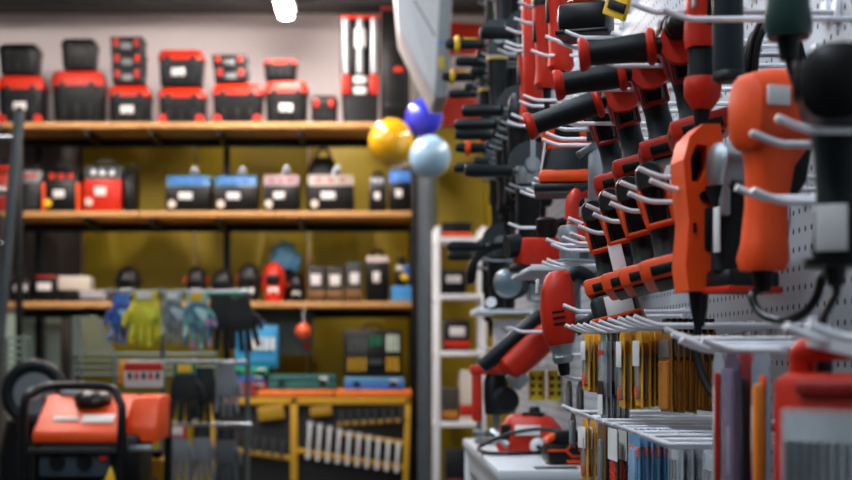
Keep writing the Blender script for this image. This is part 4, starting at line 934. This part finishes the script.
B().tube([(pl[4][0], .17, pl[4][1] - .03), (D + .05 - o0.x, .17, pl[4][1] - .03)], .012).obj('wall_arm', STEEL, t)
B().tube([(0, .17, pl[0][1] - .05), (0, .17, 3.7 - o0.z)], .008).obj('hanger_rod', STEEL, t)

# ---- balloons
def balloon(label, u, v, r_px, Y, c):
    p = P(u, v, Y); r = r_px / F * Y
    t = thing('balloon', label, 'balloon', p)
    pr = []
    for k in range(17):
        a = math.pi * k / 16; pr.append((max(.004, r * math.sin(a) * (1 if k < 9 else 1 - .05 * (k - 8) / 8)), (1 - math.cos(a)) / 2))
    B().lathe(pr, (0, 0, r), (0, .02, -r * 1.06), 28).obj('skin', c, t)
    B().lathe([(.004, 0), (.014, 1)], (0, .02, -r * 1.05), (0, .022, -r * 1.13), 12).obj('knot', c, t)
    return t
BM = dict(rough=.22, vary=.03, coat=.5)
balloon('yellow balloon tied beside a blue and a pale blue balloon', 391, 141, 23, 7.55, mat('e0a818', **BM))
balloon('deep blue balloon above the pale blue one', 424, 117, 19, 7.7, mat('3238c8', **BM))
balloon('pale blue balloon below the deep blue one', 430, 156, 21, 7.4, mat('9cc4de', **BM))
rb = B(); c0 = P(424, 150, 7.8)
rb.tube(curve([P(391, 167, 7.57), P(405, 165, 7.75), c0], 5), .003, 6); rb.tube(curve([P(424, 138, 7.73), c0], 4), .003, 6); rb.tube(curve([P(430, 179, 7.42), P(428, 170, 7.7), c0], 5), .003, 6)
rb.tube([c0, (XU(428, Yc) - .005, Yc - .062, c0.z)], .003, 6)
tag(rb.obj('ribbon', WHITE), 'thin white ribbon tying the three balloons to the steel column', 'ribbon')
balloon('small orange-red balloon hanging below the third shelf', 303, 331, 8, 8.95, mat('d9532a', **BM))
tag(B().tube([P(303, 323, 8.95), P(304, 307, 8.985)], .003, 6).obj('string', WHITE), 'short white string holding the small orange balloon', 'string')

# ---- bench with flat cases and yellow wrench display
Yb = 8.9; bz = ZV(390, Yb)
bx0, bx1 = XU(214, Yb), XU(412, Yb); bc = (bx0 + bx1) / 2
t = thing('wrench_display', 'black display bench with yellow frame and slanted wrench racks', 'display', (bc, Yb + .2, 0))
for k, (u0, u1) in enumerate([(214, 256), (257, 334), (335, 412)]):
    B().box(((XU(u0, Yb) + XU(u1, Yb)) / 2 - bc, 0, bz - .02), (XU(u1, Yb) - XU(u0, Yb) - .006, .42, .04), .004).obj('top_board', mat('e8782a', .5) if k else mat('8c2a20', .5), t)
B().box((0, .02, bz - .04 - .4), (bx1 - bx0, .36, .8), .004).obj('back_box', mat('121416', .6), t)
def bar(u0, v0, u1, v1, w_, c, nm, y=-.2):
    a, b = P(u0, v0, Yb), P(u1, v1, Yb); m_ = (a + b) / 2; d_ = b - a
    B().box((m_.x - bc, y, m_.z), (math.hypot(d_.x, d_.z), .03, w_), .003, (0, -math.atan2(d_.z, d_.x), 0)).obj(nm, c, t)
bar(217, 401, 410, 401, .045, OCHRE, 'frame_rail')
bar(294, 398, 294, 500, .045, OCHRE, 'frame_post'); bar(408, 398, 405, 500, .035, OCHRE, 'frame_post'); bar(214, 398, 214, 500, .035, OCHRE, 'frame_post')
bar(214, 447, 290, 458, .03, OCHRE, 'slanted_rail'); bar(297, 450, 404, 467, .03, OCHRE, 'slanted_rail'); bar(338, 424, 408, 420, .025, OCHRE, 'slanted_rail'); bar(338, 433, 406, 443, .025, OCHRE, 'slanted_rail')
bar(258, 414, 284, 411, .09, mat('9c7a1a', .5), 'yellow_sign'); bar(310, 412, 332, 410, .06, mat('9c7a1a', .5), 'yellow_sign')
WR = None
def wrench(label, loc, L_, rot, group, m_):
    t = thing('combination_wrench', label, 'wrench', loc, rot, group)
    B().prism([(-.009, -L_ * .5), (.009, -L_ * .5), (.011, L_ * .5), (-.011, L_ * .5)], 'y', -.004, .004, .001).obj('shaft', m_, t)
    o = [(.026 * math.cos(R(a)), L_ * .5 + .016 + .026 * math.sin(R(a))) for a in range(-230, 51, 20)]
    B().prism([(.007, L_ * .5 + .018), (.008, L_ * .5 + .035), (.015, L_ * .5 + .028), (.017, L_ * .5 + .01), (.009, L_ * .5 - .01), (-.009, L_ * .5 - .01), (-.017, L_ * .5 + .01), (-.015, L_ * .5 + .028), (-.008, L_ * .5 + .035), (-.007, L_ * .5 + .018)], 'y', -.006, .006).obj('open_jaw', m_, t)
    rg = [(.01 * math.cos(R(a)), 0, -L_ * .5 - .012 + .01 * math.sin(R(a))) for a in range(0, 360, 24)]
    B().tube(rg, .006, 8, True).obj('ring_end', m_, t)
    return t
for k in range(10):
    u = 309 + k * 9.8; v = 440 + k * 1.9; p = P(u, v, Yb)
    wrench('bright chrome wrench in the slanted row of the yellow display', (p.x, Yb + .2 - .225, p.z), .185 - .005 * k, (0, R(4), 0), 'chrome wrenches in the yellow display', mat('e6eaec', .3, .3))
for k in range(8):
    u = 342 + k * 8.4; v = 418 - k * .4; p = P(u, v - 1, Yb)
    wrench('small dull wrench in the upper rack of the yellow display', (p.x, Yb + .2 - .225, p.z), .05, (0, R(-4), 0), 'dull wrenches in the upper rack', MID)
for k in range(8):
    u = 219 + k * 9; v = 436 + k * 1.5; p = P(u, v + 2, Yb)
    wrench('dull wrench in the rack behind the hanging gloves', (p.x, Yb + .2 - .225, p.z), .06, (0, R(5), 0), 'dull wrenches in the side rack', MID)
def flat_case(label, u0, u1, v0, v1, c, c2, name='flat_case', Y=Yb + .02, d=.3, z0=None):
    w_ = (u1 - u0) / F * Y; h_ = (v1 - v0) / F * Y
    t = thing(name, label, 'case', (XU((u0 + u1) / 2, Y), Y + d / 2, bz + .0005 if z0 is None else z0))
    B().box((0, 0, h_ * .27), (w_, d, h_ * .54), .01).obj('case_base', c, t); B().box((0, 0, h_ * .78), (w_ * .99, d * .99, h_ * .44), .01).obj('case_lid', c2, t)
    for s_ in (-1, 1): B().box((s_ * w_ * .3, -d / 2 - .004, h_ * .5), (.04, .012, h_ * .4), .003).obj('latch', DARK, t)
    B().box((w_ * .32, -d / 2 - .002, h_ * .75), (.05, .006, h_ * .25), .001).obj('badge', LABEL, t)
    return h_
flat_case('teal flat tool case lying on the orange bench board', 268, 336, 374, 389, TEAL, TEAL)
flat_case('blue flat tool case with white band lying on the orange bench board', 344, 405, 377, 389, BLUE, LBLUE)
hh = flat_case('red flat case at the bottom of a stack beside the blue socket set', 229, 266, 384, 391, DRED, RED)
h2 = flat_case('blue flat case in the middle of the stack beside the socket set', 228, 264, 378, 385, BLUE, BLUE, z0=bz + hh + .001)
flat_case('green flat case on top of the stack beside the socket set', 230, 268, 370, 378, GREEN, mat('1e9a70', .5), z0=bz + hh + h2 + .002)
# open tool case standing upright on the blue case
def open_case(label, u0, u1, v0, v1, c, z0, kinds, Y=Yb + .12, d=.06):
    w_ = (u1 - u0) / F * Y; h_ = (v1 - v0) / F * Y
    t = thing('open_tool_case', label, 'case', (XU((u0 + u1) / 2, Y), Y, z0), (R(-4), 0, 0))
    B().box((0, d / 2, h_ / 2), (w_, d, h_), .012).obj('case_shell', c, t)
    B().box((0, -.004, h_ / 2), (w_ * .9, .012, h_ * .88), .004).obj('insert', c, t)
    for (nm, n, x0, x1, z_, L_, r, m_) in kinds:
        for k in range(n):
            x = w_ * (x0 + (x1 - x0) * (k + .5) / n - .5)
            B().cyl((x, -.014, h_ * z_ - L_ * h_ / 2), (x, -.014, h_ * z_ + L_ * h_ / 2), r, n=8).obj(nm, m_, t)
    B().tube(curve([(-w_ * .15, d / 2, h_ - .01), (-w_ * .12, d / 2, h_ + .03), (w_ * .12, d / 2, h_ + .03), (w_ * .15, d / 2, h_ - .01)], 4), .008).obj('carry_handle', c, t)
    return t
open_case('open black tool case filled with yellow-handled screwdrivers and pliers', 344, 402, 330, 377, BLACK, ZV(377, Yb + .02) + .004,
    [('screwdriver_handle', 4, .05, .4, .25, .3, .008, OCHRE), ('screwdriver_shaft', 4, .05, .4, .65, .35, .005, SILVER), ('socket', 4, .42, .66, .3, .1, .009, STEEL), ('bit', 5, .42, .66, .75, .2, .006, GREEN), ('pliers_handle', 3, .72, .96, .25, .3, .009, OCHRE), ('pliers_jaw', 3, .72, .96, .7, .36, .01, mat('b8c8b8', .4))])
open_case('bright blue open socket set case with a row of white sockets', 235, 278, 326, 369, mat('1f86b8', .4), ZV(370, Yb + .02) + .012,
    [('socket', 6, .08, .95, .56, .3, .014, LABEL), ('small_socket', 8, .05, .95, .2, .12, .01, LBLUE)])
# grey hanging panel
t = thing('hanging_panel', 'grey plastic panel with red marks hanging behind the orange balloon', 'panel', P(282, 355, 9.35))
B().box((0, 0, .15), (.42, .02, .3), .006).obj('panel_sheet', mat('5f6660', .5), t)
B().cyl((-.13, -.012, .22), (-.13, -.016, .22), .03, n=14).obj('red_mark', RED, t); B().cyl((.17, -.012, .06), (.17, -.016, .06), .025, n=14).obj('red_mark', RED, t)
for s_ in (-1, 1): B().tube([(s_ * .18, 0, .29), (s_ * .18, 0, BZ[2] - .04 - P(282, 355, 9.35).z)], .003, 6).obj('hanger_wire', STEEL, t)
# ---- left: ladder, wire racks, gloves, generator
Yl = 6.8
a = P(19, 118, Yl); b = P(0, 330, Yl)
dirv = (b - a).normalized(); top = a - dirv * .03; bot = a + dirv * ((a.z) / -dirv.z)
t = thing('ladder', 'grey aluminium ladder leaning by the shelving unit', 'ladder', (bot.x, bot.y, 0))
for dx in (0, -.4):
    m_ = (top + bot) / 2
    B().tube([(top.x - bot.x + dx, top.y - bot.y, top.z), (dx, 0, .0)], .027, 8).obj('rail', mat('50585c', .4, .6), t)
n = 9
for k in range(n):
    f = (k + .5) / n; p = bot.lerp(top, f)
    B().cyl((p.x - bot.x, p.y - bot.y, p.z), (p.x - bot.x - .4, p.y - bot.y, p.z), .016, n=10).obj('rung', mat('50585c', .4, .6), t)
# bright sheets behind the third shelf
for i, (u0, u1) in enumerate([(4, 37), (45, 60)]):
    q0, q1 = P(u0, 312, 9.6), P(u1, 312, 9.6)
    t = thing('light_panel', ['wide pale green translucent sheet leaning at the back wall', 'narrow pale green translucent sheet leaning at the back wall'][i], 'panel', ((q0.x + q1.x) / 2, 9.62, 0))
    B().box((0, 0, q0.z / 2), (q1.x - q0.x, .02, q0.z), .003).obj('sheet', mat('c6d8c4', .5), t)
    B().box((0, -.012, q0.z), (q1.x - q0.x, .01, .03), .003).obj('edge_strip', GREY, t)
def wire_rack(label, u0, u1, v0, v1, Y, nh, c, slope=0, name='wire_rack', feet=True):
    p0, p1 = P(u0, v1, Y), P(u1, v0, Y); w_ = p1.x - p0.x; h_ = p1.z - p0.z
    t = thing(name, label, 'rack', ((p0.x + p1.x) / 2, Y, 0))
    z0 = p0.z
    for k in range(nh):
        f = k / (nh - 1); ww = w_ * (1 - slope * f)
        B().box((-w_ / 2 + ww / 2, 0, z0 + h_ * f), (ww, .012, h_ / nh * .52), .002).obj('slat', c, t)
    B().tube([(-w_ / 2, .01, z0 if not feet else 0), (-w_ / 2, .01, z0 + h_)], .009).obj('post', STEEL, t)
    B().tube([(w_ / 2, .01, z0 if not feet else 0), (w_ / 2, .01, z0), (w_ / 2 - w_ * slope, .01, z0 + h_)], .009).obj('post', STEEL, t)
    B().cyl((0, .01, 0), (0, .01, .02), .12, n=20).obj('floor_base', DARK, t)
    B().tube([(-w_ / 2, .01, .01), (w_ / 2, .01, .01)], .012).obj('foot_bar', STEEL, t)
    return t
PG = mat('8fa79c', .4)
wire_rack('rounded pale green slatted rack of tools beside the ladder', 6, 28, 338, 372, 7.0, 6, PG)
wire_rack('slanting pale green slatted rack of tools by the blue glove', 73, 114, 318, 354, 7.1, 8, PG, slope=.42)
wire_rack('long low pale green slatted rack behind the gloves', 72, 216, 354, 374, 7.3, 4, PG)

# glove stand
Yg = 6.1
def gx(u): return XU(u, Yg)
st = thing('glove_stand', 'wire stand with three rails carrying the work gloves', 'rack', (gx(180), Yg + .06, 0))
rails = [(98, 250, 291), (118, 248, 362), (150, 250, 425)]
for (u0, u1, v) in rails:
    z = ZV(v, Yg)
    B().tube([(gx(u0) - gx(180), 0, z), (gx(u1) - gx(180), 0, z)], .008).obj('rail', SILVER, st)
    for k in range(6):
        xx = gx(u0 + (u1 - u0) * (k + .5) / 6) - gx(180)
        B().tube([(xx, 0, z), (xx, -.09, z), (xx, -.1, z + .012)], .003, 6).obj('hook_wire', SILVER, st)
for u in (160, 246):
    B().tube([(gx(u) - gx(180), .02, 0), (gx(u) - gx(180), .02, ZV(286, Yg))], .011).obj('post', STEEL, st)
    B().box((gx(u) - gx(180), .0, .015), (.05, .5, .03), .006).obj('foot', DARK, st)
B().box((gx(222) - gx(180), -.012, ZV(295, Yg)), (.17, .012, .022), .003).obj('green_rail_cover', GREEN, st)
def glove(label, u, v, w_px, h_px, c, c_cuff, group=None, Y=Yg - .03, rz=0, ry=0, tagc=LABEL, flip=1):
    s = h_px / F * Y; w_ = w_px / F * Y
    p = P(u, v, Y); t = thing('work_glove', label, 'glove', p, (0, R(ry), R(rz)), group)
    a = w_ / 2
    B().loft([(-s * .02, 0, 0, a * .62, .014, 2.6), (-s * .14, 0, 0, a * .66, .018, 2.6), (-s * .2, 0, 0, a * .7, .02, 2.6)]).obj('cuff', c_cuff, t)
    b = B()
    b.loft([(-s * .19, 0, 0, a * .66, .017, 2.6), (-s * .35, 0, 0, a * .82, .026, 2.6), (-s * .5, 0, 0, a * .88, .026, 2.6), (-s * .6, 0, 0, a * .86, .02, 2.6)])
    for k in range(4):
        x0 = a * (-.63 + .42 * k); x1 = x0 * 1.25; L_ = s * [.32, .38, .39, .33][k]; fr = a * .2
        b.loft([(-s * .56, x0, 0, fr, .016), (-s * .58 - L_ * .5, (x0 + x1) / 2, -.004, fr, .015), (-s * .6 - L_ * .9, x1, -.01, fr * .85, .012), (-s * .6 - L_, x1, -.011, fr * .4, .006)], n=10)
    b.tube([(flip * a * .5, 0, -s * .3), (flip * a * .95, -.01, -s * .42), (flip * a * 1.12, -.02, -s * .56), (flip * a * 1.12, -.022, -s * .64)], [a * .22, a * .22, a * .18, a * .1], 10)
    b.obj('palm_and_fingers', c, t)
    if tagc: B().box((0, -.022, -s * .1), (a * .8, .003, s * .13), .001).obj('paper_header', tagc, t)
    return t
def floral(h, spots):
    m = mat(h, .75, bump=.3, scale=90).copy(); nt = m.node_tree; b = nt.nodes['Principled BSDF']
    vo = nt.nodes.new('ShaderNodeTexVoronoi'); vo.inputs['Scale'].default_value = 26; tc = [n for n in nt.nodes if n.type == 'TEX_COORD'][0]
    nt.links.new(tc.outputs['Object'], vo.inputs['Vector'])
    cr = nt.nodes.new('ShaderNodeValToRGB'); cr.color_ramp.interpolation = 'CONSTANT'
    cs = [lin(h)] + [lin(x) for x in spots]
    sp = nt.nodes.new('ShaderNodeSeparateColor'); nt.links.new(vo.outputs['Color'], sp.inputs[0]); nt.links.new(sp.outputs[0], cr.inputs[0])
    cr.color_ramp.elements[0].color = cs[0] + [1]; cr.color_ramp.elements[1].color = cs[0] + [1]; cr.color_ramp.elements[1].position = .4
    for i, c in enumerate(cs[1:]):
        e = cr.color_ramp.elements.new(.45 + .5 * i / max(1, len(cs) - 1)); e.color = c + [1]
    nt.links.new(cr.outputs[0], b.inputs['Base Color']); return m
FB = floral('3468b0', ['8fb0d8', '8a4a9a', '2a4f90']); FY = floral('b4bc1e', ['d4d84a', '8f9a18', 'c9c02a']); FT = floral('5f9c98', ['a8d0c8', 'b58ab0', '3f6f88']); FG = floral('7a8c90', ['a9b8bc', '5a6c74'])
BKG = mat('16191b', .8, bump=.3, scale=120); GYG = mat('6f767a', .8, bump=.3, scale=120)
glove('blue floral work glove hanging beside the yellow pair', 121, 293, 26, 52, FB, mat('3a6ab8', .7), tagc=None, flip=-1, Y=Yg - .015)
glove('bright yellow-green work glove with white header', 145, 290, 36, 58, FY, mat('b9bb20', .7), flip=-1, Y=Yg - .055)
glove('grey-blue patterned work glove between yellow and teal gloves', 173, 291, 26, 54, FG, mat('8a979c', .7), Y=Yg - .015)
glove('teal floral work glove with yellow header', 197, 291, 32, 60, FT, mat('8fb5a8', .7), tagc=YELLOW, Y=Yg - .055)
glove('black work glove hanging under the green rail cover', 221, 294, 34, 58, BKG, BKG, tagc=None, Y=Yg - .02)
glove('black work glove at the outer end of the top rail', 239, 297, 32, 56, BKG, BKG, tagc=None, ry=-8, Y=Yg - .06)
glove('black work glove with green cuff and yellow header on the middle rail', 185, 362, 34, 62, BKG, GREEN, tagc=YELLOW, Y=Yg - .05)
glove('black work glove with plain cuff on the middle rail', 205, 366, 28, 58, BKG, BKG, tagc=None, Y=Yg + .01)
glove('pale grey work glove at the outer end of the middle rail', 227, 363, 26, 54, GYG, GYG, tagc=None, Y=Yg - .05)
glove('grey work glove with red and white header on the lowest rail', 178, 425, 28, 60, GYG, RED, Y=Yg - .05)
glove('grey work glove in the middle of the lowest rail', 202, 425, 26, 60, GYG, DARK, tagc=None, Y=Yg - .02)
glove('grey work glove at the outer end of the lowest rail', 226, 427, 26, 60, mat('4b5256', .8, bump=.3), DARK, tagc=None, Y=Yg - .05)
# red/white packs and orange pack
p = P(144, 362, Yg - .05)
t = thing('glove_pack', 'red and white printed glove pack hanging on the middle rail', 'packet', p)
B().box((0, 0, -.055), (.17, .02, .11), .004).obj('pack_card', mat('cfc6c4', .5), t)
B().box((0, -.011, -.02), (.165, .004, .035), .001).obj('red_header', RED, t)
for k in range(5): B().box((-.06 + k * .03, -.011, -.06), (.018, .004, .03), .001).obj('red_mark', RED if k % 2 else DARK, t)
p = P(124, 360, Yg - .03)
t = thing('glove_pack', 'plain orange pack hanging beside the red and white pack', 'packet', p)
B().box((0, 0, -.05), (.05, .016, .1), .004).obj('pack_card', mat('d8811e', .5), t); B().box((0, -.009, -.02), (.03, .003, .02), .001).obj('header', YELLOW, t)
p = P(220, 350, Yg + .45)
# ---- generator
Yn = 5.15
gxc = XU(84, Yn); gt = .0
t = thing('machine_stand', 'low dark metal stand carrying the orange generator', 'stand', (gxc, Yn + .2, 0))
zs = .62
B().box((0, 0, zs - .02), (.62, .46, .04), .006).obj('stand_top', DARK, t)
for sx in (-1, 1):
    for sy in (-1, 1): B().box((sx * .28, sy * .2, (zs - .04) / 2), (.04, .04, zs - .04), .004).obj('leg', BLACK, t)
t = thing('generator', 'orange portable generator with black tube frame and round fuel cap', 'generator', (gxc, Yn + .2, zs + .0005))
zt = ZV(392, Yn) - zs
B().box((0, 0, .13), (.4, .32, .2), .02).obj('engine_block', BLACK, t)
B().prism([(-.17, .2), (.2, .2), (.2, zt - .02), (.08, zt - .02), (-.17, .24)], 'x', -.2, .14, .012).obj('fuel_tank', ORANGE, t)
B().prism([(-.14, .2), (.2, .2), (.2, zt - .02), (-.06, zt - .02), (-.14, .26)], 'x', .155, .26, .012).obj('side_cover', ORANGE, t)
B().lathe([(.07, 0), (.075, .4), (.06, .8), (.03, 1)], (-.01, .03, zt - .045), (-.01, .02, zt - .0), 24).obj('fuel_cap', BLACK, t)
B().box((-.09, -.09, .287), (.09, .03, .004), .001, (R(27), 0, 0)).obj('warning_label', LABEL, t)
B().box((.03, -.09, .287), (.12, .06, .004), .001, (R(27), 0, 0)).obj('name_label', LABEL, t)
B().box((-.07, .09, zt - .02), (.16, .03, .05), .008).obj('exhaust_shield', SILVER, t)
fr = [(-.22, -.2, .0), (-.22, -.2, zt - .06), (-.19, -.18, zt - .005), (-.12, -.16, zt + .02), (.08, -.16, zt + .015), (.125, -.18, zt - .03), (.14, -.2, zt - .1), (.125, -.2, 0)]
B().tube(curve(fr, 6), .0165, 12).obj('frame_tube', BLACK, t)
fr2 = [(-.23, .2, 0), (-.23, .2, zt - .08), (-.18, .2, zt - .04), (.2, .2, zt - .04), (.25, .2, zt - .1), (.25, .2, 0)]
B().tube(curve(fr2, 6), .0165, 12).obj('frame_tube', BLACK, t)
for z in (.03, .17):
    B().tube([(-.22, -.2, z), (.13, -.2, z)], .0135, 10).obj('cross_tube', BLACK, t)
for sx in (-.225, .2): B().tube([(sx, -.2, .03), (sx, .2, .03)], .0135, 10).obj('base_tube', BLACK, t)
B().box((-.04, -.17, .13), (.26, .03, .11), .008).obj('control_panel', mat('2c3a44', .5), t)
for k in range(2): B().cyl((-.1 + k * .1, -.186, .13), (-.1 + k * .1, -.195, .13), .03, n=18).obj('socket_outlet', BLACK, t)
B().cyl((.07, -.186, .15), (.07, -.2, .15), .014, n=12).obj('switch_knob', RED, t)
B().box((.2, -.15, .18), (.09, .03, .02), .004).obj('bracket', SILVER, t)
B().prism([(.05, .0), (.14, .0), (.1, .12)], 'y', -.215, -.2, .003).obj('yellow_tag', YELLOW, t)
for s_ in (-1, 1): B().cyl((s_ * .18, 0, 0), (s_ * .18, 0, .03), .03, n=14).obj('rubber_foot', RUBBER, t)
# yellow and dark things behind the generator
Yv = 6.3
t = thing('pressure_washer', 'black machine with round grey-hubbed wheel behind the generator', 'machine', (XU(45, Yv), Yv, 0))
B().loft([(.08, 0, 0, .2, .16, 5), (.7, 0, 0, .19, .15, 5), (.85, 0, 0, .16, .13, 4), (.9, 0, 0, .1, .08, 3)], n=24).obj('body', BLACK, t)
zz = ZV(392, Yv)
wr = [(.12 * math.cos(R(a)), -.19, zz + .12 * math.sin(R(a))) for a in range(0, 360, 15)]
B().tube(wr, .03, 12, True).obj('wheel_tyre', RUBBER, t)
B().cyl((0, -.155, zz), (0, -.2, zz), .095, n=24).obj('wheel_rim', GREY, t)
B().cyl((0, -.2, zz), (0, -.215, zz), .03, n=16).obj('wheel_hub', CREAM, t)
B().box((-.1, -.17, zz - .02), (.07, .04, .16), .01).obj('pale_housing', CREAM, t)
for s_ in (-1, 1): B().cyl((s_ * .18, -.12, .08), (s_ * .18, .12, .08), .08, n=18).obj('floor_wheel', RUBBER, t)
Ya = 5.74
t = thing('jerry_can', 'yellow jerry can standing on a crate beside the generator', 'can', (XU(152, Ya), Ya, .45))
B().box((0, 0, .14), (.13, .18, .28), .02).obj('can_body', mat('caa416', .5), t)
B().tube(curve([(-.04, -.05, .27), (-.03, -.04, .31), (-.03, .04, .31), (-.04, .05, .27)], 4), .01).obj('handle', mat('caa416', .5), t)
B().cyl((.03, -.05, .27), (.03, -.06, .31), .022, n=14).obj('screw_cap', BLACK, t)
t = thing('crate', 'black plastic crate under the yellow jerry can', 'crate', (XU(152, Ya), Ya, 0))
B().box((0, 0, .22), (.22, .2, .44), .012).obj('crate_body', DARK, t)
for k in range(4): B().box((0, -.102, .08 + k * .1), (.19, .006, .05), .003).obj('crate_rib', BLACK, t)
B().box((0, 0, .444), (.22, .2, .011), .003).obj('crate_lid', BLACK, t)
